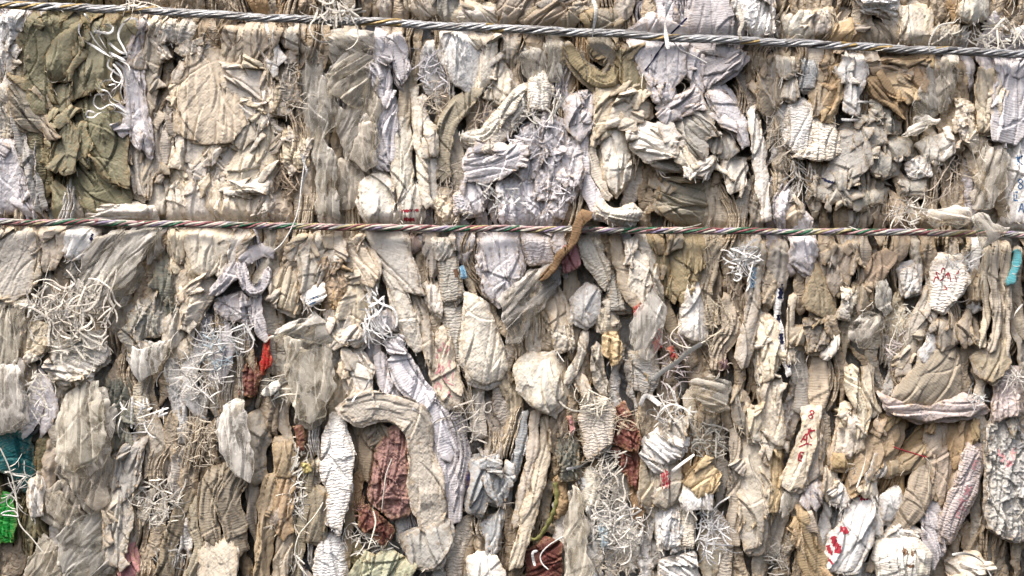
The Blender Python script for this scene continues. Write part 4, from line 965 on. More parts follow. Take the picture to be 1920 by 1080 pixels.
# ---------------------------------------------------------------- colour and grain of the pressed mass behind the traced folds
CMAP = ['LOOBBBNBTBTBTTTLLWBBBBNB', 'LOOTCCBTLLWBTNLLTBTBNNBL', 'BOOLCCBTLBTCLCBGLTWGNTCL', 'LOOTCCBTCLCLLLCCTGTWGGCC',
        'LOOBCCTBCCLLLCDDCBBGGBBL', 'BWTGCCBCCTLLLTOTBBLTTBBB', 'BBTTCLBNCTCTCCWOTTTTTTWT', 'GWTTCLBCLTCGCBCTTTDTTTBT',
        'GWGTBGGTLCCBCBWBTDDTGCBT', 'LBBGWGGNLLCBCTWBTBTBTTWW', 'OTBTBTTDNLGCDNBBBBCBNNNB', 'OTTBBDDWNLGCDNWCNCBNNTWB',
        'OTTBWDTTNLGCDWWCNTBWTWGT', 'TWTBTDTWOWGTDWWWBBTWWCGT']
CN = {'L': 'lav', 'O': 'olive', 'B': 'beige', 'T': 'taupe', 'C': 'cream', 'W': 'white', 'N': 'tan', 'D': 'dark', 'G': 'grey'}
def cell(x, y):
    j = min(max(int(y / 77.2), 0), 13); i = min(max(int(x / 80), 0), 23); return CN[CMAP[j][i]]
def flow(x, y):
    a = 90.0
    a += 24 * math.exp(-((x - 1720) / 190) ** 2 - ((y - 900) / 160) ** 2)
    a += 16 * math.exp(-((x - 330) / 150) ** 2 - ((y - 960) / 120) ** 2)
    a -= 22 * math.exp(-((x - 800) / 130) ** 2 - ((y - 650) / 180) ** 2)
    a -= 18 * math.exp(-((x - 1180) / 110) ** 2 - ((y - 570) / 140) ** 2)
    a += 25 * math.exp(-((x - 210) / 90) ** 2 - ((y - 500) / 80) ** 2)
    a += 16 * math.exp(-((x - 980) / 70) ** 2 - ((y - 900) / 140) ** 2)
    return a

def build_mass():
    g = 3.4; X, Y = np.meshgrid(np.arange(-150, 2070 + g, g), np.arange(-110, 1190 + g, g))
    wx = X + 26 * fbm(X / 110, Y / 90, 3, 2); wy = Y + 26 * fbm(X / 110, Y / 90, 7, 2)
    ang = np.radians(90 + 24 * np.exp(-((X - 1720) / 190) ** 2 - ((Y - 900) / 160) ** 2) - 18 * np.exp(-((X - 900) / 300) ** 2 - ((Y - 640) / 160) ** 2))
    U = wx + (Y - 540) * (0 - np.cos(ang)) ; W = wy
    h = np.zeros_like(X)
    for (pp, am, sd_) in ((21, 13, 11), (11, 6, 12)):
        p = (U + 10 * fbm(W / 120, U / 60, sd_, 3)) / pp + 500.3; k = np.floor(p); f = p - k
        seg = np.floor(W / (pp * 5) + k * 0.37 + 50); am_k = 0.3 + 0.9 * _h(k, seg, sd_)
        fl = _h(k, seg, sd_ + 3) > 0.5; f2 = np.where(fl, f, 1 - f)
        h += am * am_k * (f2 ** 0.7 - smooth((f2 - 0.84) / 0.16))
        if pp == 21: kk, ss = k, seg
    A, B, DU, DW, br = cells(U / 24, W / 60, 31)
    h += 9 * (A - 0.5) + 14 * (B - 0.5) * DU + 8 * (A - 0.4) * DW
    h += 5 * fbm(X / 60, Y / 80, 21, 2) + 4 * lines(U / 14, W / 34, 23) - 4 * lines(U / 12, W / 30, 25)
    H = -16 + h - 3
    ny, nx = X.shape
    # dye per pleat
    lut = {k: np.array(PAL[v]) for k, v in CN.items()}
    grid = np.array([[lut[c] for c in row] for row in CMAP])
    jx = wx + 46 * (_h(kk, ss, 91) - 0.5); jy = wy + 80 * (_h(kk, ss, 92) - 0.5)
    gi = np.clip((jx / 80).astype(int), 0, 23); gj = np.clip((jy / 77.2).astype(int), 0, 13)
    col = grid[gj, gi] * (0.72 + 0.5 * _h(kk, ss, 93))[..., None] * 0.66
    V = np.stack([(X - 960) * S, -H * S, (540 - Y) * S], -1).reshape(-1, 3)
    idx = np.arange(nx * ny).reshape(ny, nx)
    F = np.stack([idx[:-1, :-1], idx[1:, :-1], idx[1:, 1:], idx[:-1, 1:]], -1).reshape(-1, 4)
    # sides and back of the bale body
    rim = np.concatenate([idx[0, :], idx[1:, -1], idx[-1, -2::-1], idx[-2:0:-1, 0]])
    b = len(V); n = len(rim); Vb = V[rim].copy(); Vb[:, 1] = 700 * S
    V = np.concatenate([V, Vb]); r2 = np.roll(np.arange(n), -1)
    F = np.concatenate([F, np.stack([rim, rim[r2], b + r2, b + np.arange(n)], 1)])
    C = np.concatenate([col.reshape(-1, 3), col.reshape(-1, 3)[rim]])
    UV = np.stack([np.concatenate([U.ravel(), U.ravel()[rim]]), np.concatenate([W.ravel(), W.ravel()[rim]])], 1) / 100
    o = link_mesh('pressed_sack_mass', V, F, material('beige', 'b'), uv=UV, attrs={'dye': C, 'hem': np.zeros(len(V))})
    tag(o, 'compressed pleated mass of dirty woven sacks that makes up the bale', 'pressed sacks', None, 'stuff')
    return o
build_mass()

# ---------------------------------------------------------------- traced folds
def grow_poly(P, g):
    P = np.asarray(P, float); n = len(P); ar = 0.5 * sum(P[i - 1][0] * P[i][1] - P[i][0] * P[i - 1][1] for i in range(n)); sg = 1 if ar > 0 else -1; out = []
    for i in range(n):
        a = P[i] - P[i - 1]; b = P[(i + 1) % n] - P[i]; a /= max(np.linalg.norm(a), 1e-6); b /= max(np.linalg.norm(b), 1e-6)
        nn = np.array([a[1] + b[1], -a[0] - b[0]]) * sg; l = np.linalg.norm(nn); out.append(P[i] + (nn / l * g if l > 0.3 else 0))
    return np.array(out)
NAMES = []
for ln, line in enumerate(DATA.strip().split('\n')):
    code, label, colour, style, d, shape, extra = line.split('|')
    rng = np.random.default_rng(100 + ln * 7)
    nm, cat, grp = KIND[code]
    o = options(style, d, extra, rng)
    ty, pts = shape[0], [tuple(float(v) for v in q.split(',')) for q in shape[2:].split()]
    spine = None
    if len(pts[0]) == 3:
        pts = [(q[0], q[1], q[2] * (1.3 if code == 'S' else 1.12)) for q in pts]; out, spine = strip_outline(pts); o['pp'] = min(o['pp'], 13)
    else:
        out = soften(grow_poly(pts, 5.0 if code == 'F' else 1.5), True, 0.12)
    if code == 'G' and 'twisted' in label and 'cloth' in label: nm = 'twisted_cloth'; cat = 'twisted cloth'
    if code == 'P' and 'bag' in label: nm = 'film_bag'
    big = (np.ptp(out[:, 0]) * np.ptp(out[:, 1]))
    ob = make_fold(nm, out, o, colour, rng, label, cat, grp or None, spine)
    ob['category'] = cat
    NAMES.append((label, out.mean(0), colour))
    q = raster(out)
    if q: cover[q[0]] |= q[1]
    if style == 'f':
        c = out.mean(0); out2 = c + (out - c) * rng.uniform(0.8, 1.12, 2) + rng.normal(0, 5, 2)
        o2 = dict(o); o2['d'] = o['d'] - 7; o2['ang'] = o['ang'] + rng.normal(0, .4)
        make_fold('film_layer', out2, o2, colour, rng, parent=ob, g=2.4)
    # the second sheet of the flattened sack, peeping out round its hem
    if style in 'wcxs' and code in 'FR' and big > 1200:
        c = out.mean(0)
        for q in range(int(rng.integers(1, 4))):
            o2 = dict(o); o2['d'] = o['d'] - 4.5 * (q + 1); o2['fa'] = o['fa'] * .4; o2['ce'] = 1; o2['pa'] = 2
            sh = rng.normal(0, 2.5 + q, 2); sc = 1 + rng.uniform(2, 6) * (q + 1) / math.sqrt(big)
            out2 = c + (out - c) * sc + sh
            make_fold('back_sheet', out2, o2, colour, rng, parent=ob, g=3.2)
    # corners and lappets of the same sack folded out over its border
    if code in 'F' and style in 'wxs' and big > 900 and spine is None and 'puff' not in extra and not any(t in extra.split() for t in ('pa=0', 'pa=1', 'pa=1.5')) and 'conv' not in extra and not any(t in label for t in ('print', 'red ', 'blue', 'pink', 'striped')):
        for q in range(int(min(5, 1 + big / 2600))):
            p0 = out[rng.integers(len(out))] * 0.78 + out.mean(0) * 0.22
            a = o['ang'] + rng.normal(0, 0.45); L1 = rng.uniform(14, 30) * min(1.3, 0.6 + big / 9000); w1 = rng.uniform(8, 17) * min(1.3, 0.6 + big / 9000)
            sh = [[(-1, -.5), (-.9, .7), (.6, .9), (1, -.2)], [(-1, 0), (.3, 1), (1, .3), (.4, -.9)], [(-1, -.8), (-.7, .8), (1.1, .1)], [(-.9, -.9), (-1, .6), (.2, 1), (1, .5), (.8, -.7)], [(-1.1, .1), (.9, .9), (.7, -.9)]][int(rng.integers(5))]
            ca, sa = math.cos(a), math.sin(a)
            pl = [(p0[0] + u * L1 * ca - v * w1 * sa, p0[1] + u * L1 * sa + v * w1 * ca) for u, v in sh]
            o2 = dict(o); o2['d'] = o['d'] + rng.uniform(2, 7); o2['ang'] = a + rng.normal(0, .4); o2['tuck'] = 8; o2['tx'] = rng.choice([-1, 1]) * rng.uniform(10, 26); o2['pa'] = rng.choice([0, 3, 5]); o2['pp'] = 13; o2['fa'] = .4; o2['puff'] = 2; o2['ce'] = 0; o2['full'] = 0
            make_fold('folded_corner', soften(pl, True, 0.08), o2, colour, rng, parent=ob, g=1.75)
    # frayed threads at the lower hem
    if style in 'wcx' and rng.random() < 0.5:
        rb = ([], [], []); low = out[out[:, 1] > out[:, 1].mean() + 0.2 * np.ptp(out[:, 1])]
        for i in range(int(rng.integers(4, 12))):
            p = low[rng.integers(len(low))]
            a = math.radians(90 + rng.normal(0, 45))
            ribbon(curl_path(p[0], p[1] - 3, o['d'] + 2, a, rng.uniform(8, 26), rng, 0.3, 3.0), rng.uniform(0.8, 1.9), rb, rng)
        finish_ribbons('frayed_thread', rb, material('ivory' if colour in ('ivory', 'cream', 'white', 'lav') else 'beige', 's'), parent=ob)

traced = cover.copy()
# ---------------------------------------------------------------- narrow folds filling the places between
LAND = [((195, 130), 'the curly white tapes'), ((395, 180), 'the wide pleated cream flap'), ((655, 150), 'the pale film ball'), ((875, 110), 'the white woven fan'),
        ((1240, 120), 'the navy stitched panel'), ((1110, 130), 'the brown U-shaped roll'), ((925, 305), 'the petal-like lavender sack'), ((1225, 262), 'the rusty-edged cream flap'),
        ((1160, 400), 'the white rolled sack end'), ((1605, 160), 'the white torn strip'), ((1680, 160), 'the brown knotted sack'), ((1590, 300), 'the ink-smudged grey fold'),
        ((1900, 330), 'the blue printed sack'), ((1780, 405), 'the ivory film bag on the rope'), ((40, 330), 'the lavender sack at the left edge'), ((200, 300), 'the olive fan'),
        ((30, 490), 'the stiff beige panel'), ((130, 590), 'the white fringe nest'), ((390, 470), 'the large smooth cream flap'), ((460, 520), 'the lilac twisted cloth'),
        ((270, 680), 'the white film lump'), ((500, 660), 'the red rag'), ((580, 700), 'the scrunched film bag'), ((735, 640), 'the lavender knot'), ((910, 650), 'the bright ivory tongue'),
        ((930, 500), 'the lavender pleated fan'), ((1060, 470), 'the brown bark-like strip'), ((1215, 610), 'the pinkish film leaf'), ((1390, 500), 'the white tape tangle'),
        ((1508, 450), 'the lavender diamond'), ((1535, 560), 'the dark speckled diamond'), ((1635, 620), 'the cup-shaped film scrap'), ((1778, 540), 'the pink scribbled sack'),
        ((1903, 500), 'the cyan tube'), ((1750, 710), 'the big smooth taupe fold'), ((1860, 680), 'the heart-shaped fold'), ((1510, 840), 'the red printed characters'),
        ((1600, 1000), 'the red oval prints'), ((1800, 920), 'the pink-white band'), ((1690, 1050), 'the ivory sack with two brown holes'), ((1885, 900), 'the crumbly mass'),
        ((1335, 740), 'the tan film ball'), ((1310, 930), 'the ochre stained flap'), ((1170, 830), 'the maroon lumps'), ((1240, 840), 'the petal-like white edges'), ((1015, 970), 'the yellow green loop'),
        ((1080, 1000), 'the tall ivory blade'), ((1020, 1050), 'the maroon film bundle'), ((910, 920), 'the silver grey folds'), ((800, 880), 'the hanging end of the arched flap'), ((730, 890), 'the crumpled maroon cloth'),
        ((632, 890), 'the white crinkled hourglass'), ((440, 830), 'the white pointed film bag'), ((410, 1045), 'the cream woven square'), ((225, 980), 'the large beige leaf'), ((160, 830), 'the large film bag'),
        ((20, 850), 'the teal sheet'), ((15, 970), 'the green plastic'), ((160, 1020), 'the grey crumpled film'), ((1010, 720), 'the dog-eared ivory flap'), ((1410, 900), 'the ochre topped fold'),
        ((1700, 870), 'the thin red thread'), ((725, 490), 'the big beige flap'), ((640, 590), 'the rusty cream triangle'), ((1280, 500), 'the olive beige upright folds'), ((1400, 30), 'the bright white crumpled sack'), ((1825, 20), 'the cream tongue'),
        ((620, 20), 'the white frayed tuft'), ((770, 390), 'the maroon striped flap'), ((330, 620), 'the foot of the cream column'), ((1100, 570), 'the whitish shield')]
def relation(x, y, p):
    dx, dy = x - p[0], y - p[1]
    h = 'right' if dx > 0 else 'left'; v = 'below' if dy > 0 else 'above'
    if abs(dy) < 0.45 * abs(dx): return h + ' of'
    if abs(dx) < 0.45 * abs(dy): return v
    return '%s and %s of' % (v, h)
used_labels = set()
rng = np.random.default_rng(5)
autos = []; spill = []
cands = [(rng.uniform(-130, 2050), rng.uniform(-90, 1170)) for _ in range(9000)]
def covered(x, y):
    j = int((y + 210) / 5); i = int((x + 290) / 5); return cover[j, i]
for (x, y) in cands:
    if covered(x, y): continue
    a = math.radians(flow(x, y) + rng.normal(0, 7)); Lh = rng.uniform(38, 105); w = rng.uniform(17, 36)
    n = 4; pts = []; bend = rng.normal(0, 0.25)
    prof = [(0.5, 1.1, 1.0, 0.3), (0.9, 1.0, 0.7, 0.1), (0.3, 0.9, 1.2, 0.8), (1.0, 1.1, 1.1, 0.9), (0.2, 1.0, 1.0, 0.2)][int(rng.integers(5))]
    for i in range(n):
        t = i / (n - 1) - 0.5; aa = a + bend * t * 2
        pts.append((x + math.cos(aa) * Lh * 2 * t, y + math.sin(aa) * Lh * 2 * t, w * prof[i] * rng.uniform(0.85, 1.2)))
    out, spine = strip_outline(pts); out = out + np.stack([4 * perlin(out[:, 1] / 22, out[:, 0] / 22, 5), 3 * perlin(out[:, 0] / 20, out[:, 1] / 20, 9)], 1)
    q = raster(out)
    if q is None: continue
    m = q[1]; free = m & ~cover[q[0]]; fr = free.sum() / max(m.sum(), 1)
    if fr < 0.35: continue
    cover[q[0]] |= m
    inside = (0 <= x <= 1920) and (0 <= y <= 1080)
    autos.append((free.sum() if inside else 0, x, y, out, spine, w, fr))
autos.sort(key=lambda t: -t[0])
count = 0
for (area, x, y, out, spine, w, fr) in autos:
    r2 = np.random.default_rng(int(x * 31 + y * 17) & 0xffff)
    colour = cell(x + r2.normal(0, 22), y + r2.normal(0, 22))
    if r2.random() < 0.33: colour = {'cream': 'beige', 'beige': 'taupe', 'taupe': 'beige', 'white': 'ivory', 'lav': 'lilac', 'tan': 'taupe', 'dark': 'taupe', 'grey': 'beige', 'olive': 'khaki'}[colour]
    style = r2.choice(['w', 'w', 's', 's', 'x', 'c'])
    o = options(style, 1 + 14 * r2.random() * (0.4 + fr), '', r2); o['pp'] = r2.uniform(9, 16); o['ty'] = 2; o['tuck'] = 14; o['tuckb'] = r2.choice([14, 12, 3])
    label = None
    if area > 0 and count < 105:
        near = sorted(LAND, key=lambda L_: (L_[0][0] - x) ** 2 + (L_[0][1] - y) ** 2)
        cw = WORD.get(colour, colour if colour != 'khaki' else 'brownish olive')
        sz = 'narrow' if w < 22 else ('broad' if w > 30 else 'slim')
        base = '%s %s fold pressed %s %s' % (sz, cw, relation(x, y, near[0][0]), near[0][1])
        for cand in (base, base + ', on the side of ' + near[1][1].replace('the ', '', 1) if False else base + ', towards ' + near[1][1], base + ', towards ' + near[2][1]):
            if cand not in used_labels and len(cand.split()) <= 16: label = cand; break
    if label:
        used_labels.add(label); count += 1
        make_fold('sack_fold', out, o, colour, r2, label, 'sack fold', KIND['F'][2], spine, g=2.8)
        TREES.pop(label, None)
    else:
        r = fold_arrays(out, o, r2, 3.4, spine)
        if r: spill.append((r, PAL[colour]))
# knife edges of folded sheets, seen end on, packed between the folds
rb_n = 0
r4 = np.random.default_rng(44)
for _ in range(2600):
    x, y = r4.uniform(-120, 2040), r4.uniform(-90, 1170)
    if traced[int((y + 210) / 5), int((x + 290) / 5)] and r4.random() < 0.9: continue
    if rb_n > 420: break
    rb_n += 1; base_a = flow(x, y) + r4.normal(0, 7); cc = PAL[cell(x + r4.normal(0, 20), y + r4.normal(0, 20))]; hl = r4.uniform(26, 75); bd = r4.uniform(4, 24)
    bend = r4.normal(0, .3)
    for q in range(int(r4.integers(3, 8))):
        tone = r4.uniform(0.8, 1.2)
        a = math.radians(base_a); off = (q - 2) * r4.uniform(3.2, 5.5); L2 = hl * r4.uniform(.6, 1.1); n = max(8, int(L2 / 3)); ws = r4.uniform(1.2, 2.6); sft = r4.normal(0, 6)
        t = np.linspace(-1, 1, n); am = a + bend * t
        X = x + np.cos(am) * L2 * t - math.sin(a) * off + 2.2 * perlin(t * 3 + q * .3, t * 0 + x, 4); Y = y + sft + np.sin(am) * L2 * t + math.cos(a) * off
        ed = np.sqrt(np.clip(1 - t * t, 0, 1)); zz = bd + r4.uniform(-2, 4) + 5 * perlin(t * 2, t * 0 + q + y, 5) - 9 * (1 - ed)
        V = []; nx_ = -np.sin(am); ny_ = np.cos(am); w_ = ws * (0.35 + 0.65 * ed)
        rows = [(-1.0, -26), (-1.0, -1.2), (-.4, 0), (.5, 0), (1.0, -1.5), (1.0, -26)]
        for (s_, dz) in rows: V.append(np.stack([(X + nx_ * w_ * s_ - 960) * S, -(zz + dz) * S, (540 - Y - ny_ * w_ * s_) * S], 1))
        V = np.concatenate(V); m_ = len(rows); F = []
        for i in range(m_ - 1):
            for k in range(n - 1): F.append((i * n + k, i * n + k + 1, (i + 1) * n + k + 1, (i + 1) * n + k))
        UV = np.stack([np.repeat(np.arange(m_) * .02, n) + x / 100, np.tile(Y, m_) / 100], 1)
        spill.append(((V, np.array(F), UV, np.full(len(V), .3), None), tuple(v * tone for v in cc)))
if spill:
    Vs, Fs, Us, Hs, Cs = [], [], [], [], []; b = 0
    for (V, F, UV, hem, P), c in spill:
        Vs.append(V); Fs.append(F + b); b += len(V); Us.append(UV); Hs.append(hem); Cs.append(np.tile(np.array(c) * 0.95, (len(V), 1)))
    o = link_mesh('pressed_sack_edges', np.concatenate(Vs), np.concatenate(Fs), material('beige', 'b'), uv=np.concatenate(Us), attrs={'hem': np.concatenate(Hs), 'dye': np.concatenate(Cs)})
    tag(o, 'countless small sack edges squeezed between the larger folds of the bale', 'pressed sacks', None, 'stuff')
print('autos', len(autos), 'named', count, 'spill', len(spill), 'uncovered', 1 - cover[42:258, 58:442].mean())
# ---------------------------------------------------------------- tangles of frayed tape
# x, y, rx, ry, tapes, width, length, colour, height, direction, spread, label
TANGLES = [
 (628, 22, 34, 22, 46, 3.6, 60, 'ivory', 88, 90, 1.6, 'tuft of torn white tapes hanging over the upper rope'),
 (250, 10, 14, 12, 16, 3.2, 46, 'white', 86, 90, 3.0, 'white looped tapes caught on the upper rope at left'),
 (815, 130, 34, 30, 60, 2.2, 34, 'lav', 34, 70, 3.0, 'pale lavender shreds left of the white woven fan'),
 (822, 185, 30, 40, 60, 2.0, 32, 'beige', 28, 80, 3.0, 'beige wood-wool like shreds under the lavender shreds'),
 (1012, 195, 40, 40, 30, 3.2, 42, 'white', 50, 90, 3.0, 'white tapes sprayed over the top of the lavender cluster'),
 (1000, 262, 34, 40, 36, 3.4, 46, 'lav', 52, 110, 1.2, 'lavender tapes among the lavender cluster of sacks'),
 (935, 372, 42, 28, 42, 3.0, 42, 'white', 50, 110, 2.4, 'white curling tapes above the lower rope left of center'),
 (1065, 350, 22, 30, 20, 3.0, 36, 'lav', 46, 90, 3.0, 'short lavender tapes beside the long lavender strip'),
 (545, 170, 24, 56, 60, 2.0, 32, 'beige', 32, 90, 3.0, 'beige frayed column left of the long film, upper part'),
 (540, 320, 24, 40, 44, 2.0, 30, 'tan', 30, 90, 3.0, 'tan frayed fibres low in the column left of the film'),
 (130, 572, 84, 40, 170, 3.4, 52, 'white', 62, 10, 3.0, 'big nest of white frayed tapes in the left middle'),
 (140, 635, 62, 40, 90, 3.0, 42, 'ivory', 56, 60, 3.0, 'ivory shreds hanging over the scalloped flap'),
 (425, 622, 50, 42, 90, 2.2, 44, 'white', 44, 130, 1.4, 'white and bluish frayed fibres under the lilac cloth'),
 (375, 700, 56, 48, 110, 2.2, 46, 'white', 42, 135, 1.4, 'white fibres spilling down left of the maroon scrap'),
 (410, 655, 40, 30, 30, 2.2, 36, 'lblue', 46, 130, 2.0, 'light blue fibres mixed into the white ones'),
 (265, 780, 48, 30, 40, 3.0, 36, 'white', 40, 140, 1.4, 'white splayed tapes left of the crumbly brown patch'),
 (375, 830, 46, 46, 150, 1.8, 24, 'beige', 34, 90, 3.0, 'crumbly patch of beige shreds beside the pointed film bag'),
 (300, 945, 44, 50, 110, 2.4, 32, 'white', 36, 110, 3.0, 'white chips and shreds above the bottom left edge'),
 (320, 1050, 32, 30, 50, 2.2, 30, 'grey', 30, 90, 3.0, 'grey shreds at the bottom edge left of the woven square'),
 (70, 740, 20, 50, 40, 2.8, 32, 'ivory', 40, 90, 3.0, 'ivory looped tapes left of the large film bag'),
 (30, 900, 26, 36, 22, 2.4, 50, 'white', 42, 80, 2.0, 'thin white tapes crossing the teal and green plastic'),
 (700, 590, 22, 50, 44, 3.2, 60, 'white', 56, 95, 1.2, 'white lavender tapes hanging round the lavender knot'),
 (520, 730, 26, 30, 34, 2.0, 34, 'ivory', 36, 90, 3.0, 'ivory threads below the red rag'),
 (562, 870, 16, 50, 46, 2.2, 28, 'white', 34, 90, 3.0, 'white shreds between brown pleats and the crinkled hourglass'),
 (555, 945, 18, 26, 40, 2.2, 32, 'ivory', 36, 90, 3.0, 'ivory curls right of the brown pleats'),
 (690, 1010, 50, 34, 60, 2.2, 36, 'ivory', 30, 90, 3.0, 'ivory shreds around the maroon tuft'),
 (548, 1050, 20, 24, 26, 2.4, 26, 'white', 34, 90, 3.0, 'white looped shreds at the bottom edge below brown pleats'),
 (1392, 490, 24, 34, 70, 3.2, 36, 'white', 52, 90, 3.0, 'white tape tangle beside the blue smudged strip'),
 (1345, 610, 30, 50, 56, 2.4, 32, 'beige', 34, 110, 3.0, 'beige wiry shreds below the white tape tangle'),
 (1340, 470, 24, 30, 40, 1.8, 34, 'beige', 30, 100, 1.2, 'beige fibres under the lower rope near the white tangle'),
 (1265, 680, 28, 56, 56, 2.2, 42, 'pinkwhite', 44, 100, 1.6, 'pinkish white fibres below the film leaf'),
 (1262, 770, 44, 30, 50, 2.6, 48, 'white', 52, 30, 3.0, 'white tapes sprayed above the petal-like edges'),
 (1325, 830, 32, 40, 70, 2.6, 34, 'grey', 40, 90, 3.0, 'grey curly shreds below the tan film ball'),
 (1140, 900, 28, 58, 130, 2.4, 36, 'ivory', 40, 70, 2.0, 'ivory fringe left of the trailing brown strip'),
 (1165, 990, 40, 44, 170, 3.0, 36, 'white', 46, 60, 3.0, 'big white bushy fringe at the bottom right of center'),
 (1150, 1055, 44, 24, 70, 2.2, 32, 'beige', 34, 60, 3.0, 'beige fringe at the bottom edge below the bushy one'),
 (1335, 1000, 30, 50, 90, 2.4, 36, 'white', 40, 80, 2.0, 'white and lilac tapes right of the crinkled white folds'),
 (1115, 755, 26, 22, 40, 2.6, 44, 'cream', 56, 150, 1.0, 'straw coloured threads over the beige crinkled lobe'),
 (1180, 790, 24, 18, 26, 3.2, 34, 'tan', 52, 20, 3.0, 'tan frayed bits on top of the maroon lumps'),
 (1700, 610, 28, 40, 60, 2.0, 40, 'ivory', 38, 110, 1.4, 'white threads left of the long beige blade'),
 (1690, 660, 28, 40, 40, 2.4, 34, 'pinkwhite', 34, 110, 3.0, 'pinkish shreds below the white threads'),
 (1700, 400, 34, 26, 60, 2.4, 32, 'ivory', 48, 90, 3.0, 'ivory fringe left of the film bag on the lower rope'),
 (1805, 492, 26, 20, 36, 2.4, 28, 'white', 46, 90, 3.0, 'white fluffy shreds at the corner of the scribbled sack'),
 (1775, 330, 30, 46, 50, 2.0, 44, 'tan', 30, 80, 1.0, 'tan fibres hanging left of the tan film'),
 (1470, 260, 28, 50, 60, 2.0, 40, 'taupe', 26, 100, 1.2, 'taupe fibres around the rough whitish patches'),
 (1500, 330, 30, 34, 40, 2.2, 36, 'ivory', 28, 85, 0.8, 'ivory fibres below the wrinkled white patch'),
 (1860, 60, 60, 26, 60, 3.4, 44, 'ivory', 40, 20, 3.0, 'ivory torn edges above the upper rope at right'),
 (1890, 960, 40, 40, 46, 2.2, 36, 'white', 40, 90, 3.0, 'white curls on the crumbly mass at the right edge'),
 (1830, 750, 22, 14, 30, 2.2, 26, 'white', 60, 10, 1.6, 'white frayed end of the whitish pink roll'),
 (1455, 1040, 24, 34, 40, 2.0, 30, 'grey', 30, 90, 3.0, 'grey looped shreds at the bottom edge'),
 (1895, 715, 24, 22, 34, 2.4, 28, 'white', 50, 60, 3.0, 'white shreds above the pinkish crumpled fold'),
 (460, 165, 0, 0, 0, 0, 0, '', 0, 0, 0, ''),
 (905, 215, 22, 22, 40, 2.0, 26, 'tan', 36, 60, 3.0, 'tan shreds between the olive strip and cream rolls'),
 (845, 330, 24, 40, 60, 2.0, 34, 'tan', 28, 90, 1.5, 'tan fibres below the brownish olive strip'),
 (405, 70, 26, 20, 34, 1.8, 26, 'brown', 22, 90, 3.0, 'brown fibres in the dark gap under the upper rope'),
 (880, 790, 44, 44, 30, 2.4, 60, 'beige', 48, 150, 1.0, 'beige threads crossing between lavender stream and dog-eared flap'),
 (1075, 840, 24, 46, 46, 2.0, 28, 'dark', 26, 90, 3.0, 'dark shreds beside the dark green cloth'),
 (735, 880, 26, 60, 40, 1.8, 30, 'rose', 36, 90, 3.0, 'dusty red threads lying on the crumpled maroon cloth'),
 (690, 960, 20, 20, 30, 2.0, 24, 'rose', 40, 90, 3.0, 'reddish threads on the maroon tuft'),
]
for k, (x, y, rx, ry, n, w, Ln, colour, d, ang, spread, label) in enumerate(TANGLES):
    if not n: continue
    r = np.random.default_rng(900 + k); rb = ([], [], [])
    for i in range(int(n * 0.95)):
        t = r.uniform(0, 6.283); q = math.sqrt(r.random())
        a = math.radians(ang) + r.uniform(-spread, spread)
        l = Ln * r.uniform(0.4, 1.5); px = x + math.cos(t) * q * rx - math.cos(a) * l * 0.3; py = y + math.sin(t) * q * ry - math.sin(a) * l * 0.3
        ribbon(curl_path(px, py, d * 0.62 + 6 + r.uniform(-6, 8) * (1.1 - q), a, l, r, 0.22, home=(x, y, rx, ry)), w * r.choice([0.35, 0.6, 0.9, 1.3]), rb, r)
    finish_ribbons('tape_tangle', rb, material('ivory' if colour == 'white' and k % 3 else colour, 's'), label, 'frayed tape', 'tangles of frayed tape on the bale')

# curly white tapes at upper left, one object
r = np.random.default_rng(4); rb = ([], [], [])
CURLY = [
 [(158, 25), (170, 42), (182, 58), (205, 62), (212, 52), (200, 46), (186, 50), (188, 66)],
 [(258, 48), (256, 36), (240, 36), (226, 52), (222, 70), (232, 90), (238, 104)],
 [(150, 44), (148, 60), (158, 76), (178, 88), (200, 102), (216, 110), (240, 106)],
 [(168, 58), (178, 76), (192, 92), (206, 104), (222, 108)],
 [(182, 60), (190, 76), (200, 92)], [(204, 80), (218, 92), (232, 100), (248, 98)],
 [(206, 110), (202, 124), (216, 136), (228, 146), (222, 160), (212, 168), (204, 180), (208, 192), (222, 200), (240, 214)],
 [(210, 150), (194, 152), (186, 166), (192, 184), (206, 186), (216, 172), (216, 158), (204, 160)],
 [(196, 178), (180, 178), (176, 194), (188, 204), (206, 196), (216, 204), (200, 212), (184, 206)],
 [(240, 218), (222, 210), (204, 208), (186, 212), (174, 220), (162, 218), (166, 208), (178, 212)],
 [(212, 120), (224, 134), (230, 150), (226, 170), (232, 190)], [(216, 116), (232, 130), (236, 150), (238, 176)],
 [(222, 112), (240, 122), (244, 140), (240, 160)], [(214, 130), (208, 142), (214, 152), (226, 156), (234, 166)],
 [(268, 32), (276, 40), (282, 50)], [(190, 168), (202, 172), (212, 186), (226, 192)], [(204, 98), (220, 106), (236, 114)], [(198, 60), (184, 62), (176, 58)]]
for c in CURLY:
    C = catmull(c, False, 2.5); z = 46 + 9 * np.sin(np.linspace(0, r.uniform(3, 8), len(C)) + r.uniform(0, 6))
    z = np.where(np.abs(C[:, 1] - 18) < 14, 58, z)
    ribbon(np.column_stack([C, z]), r.uniform(2.6, 4.6), rb, r)
finish_ribbons('curly_tape', rb, material('white', 's'), 'bunch of curly bright white tapes dangling over the olive folds', 'frayed tape', 'tangles of frayed tape on the bale')

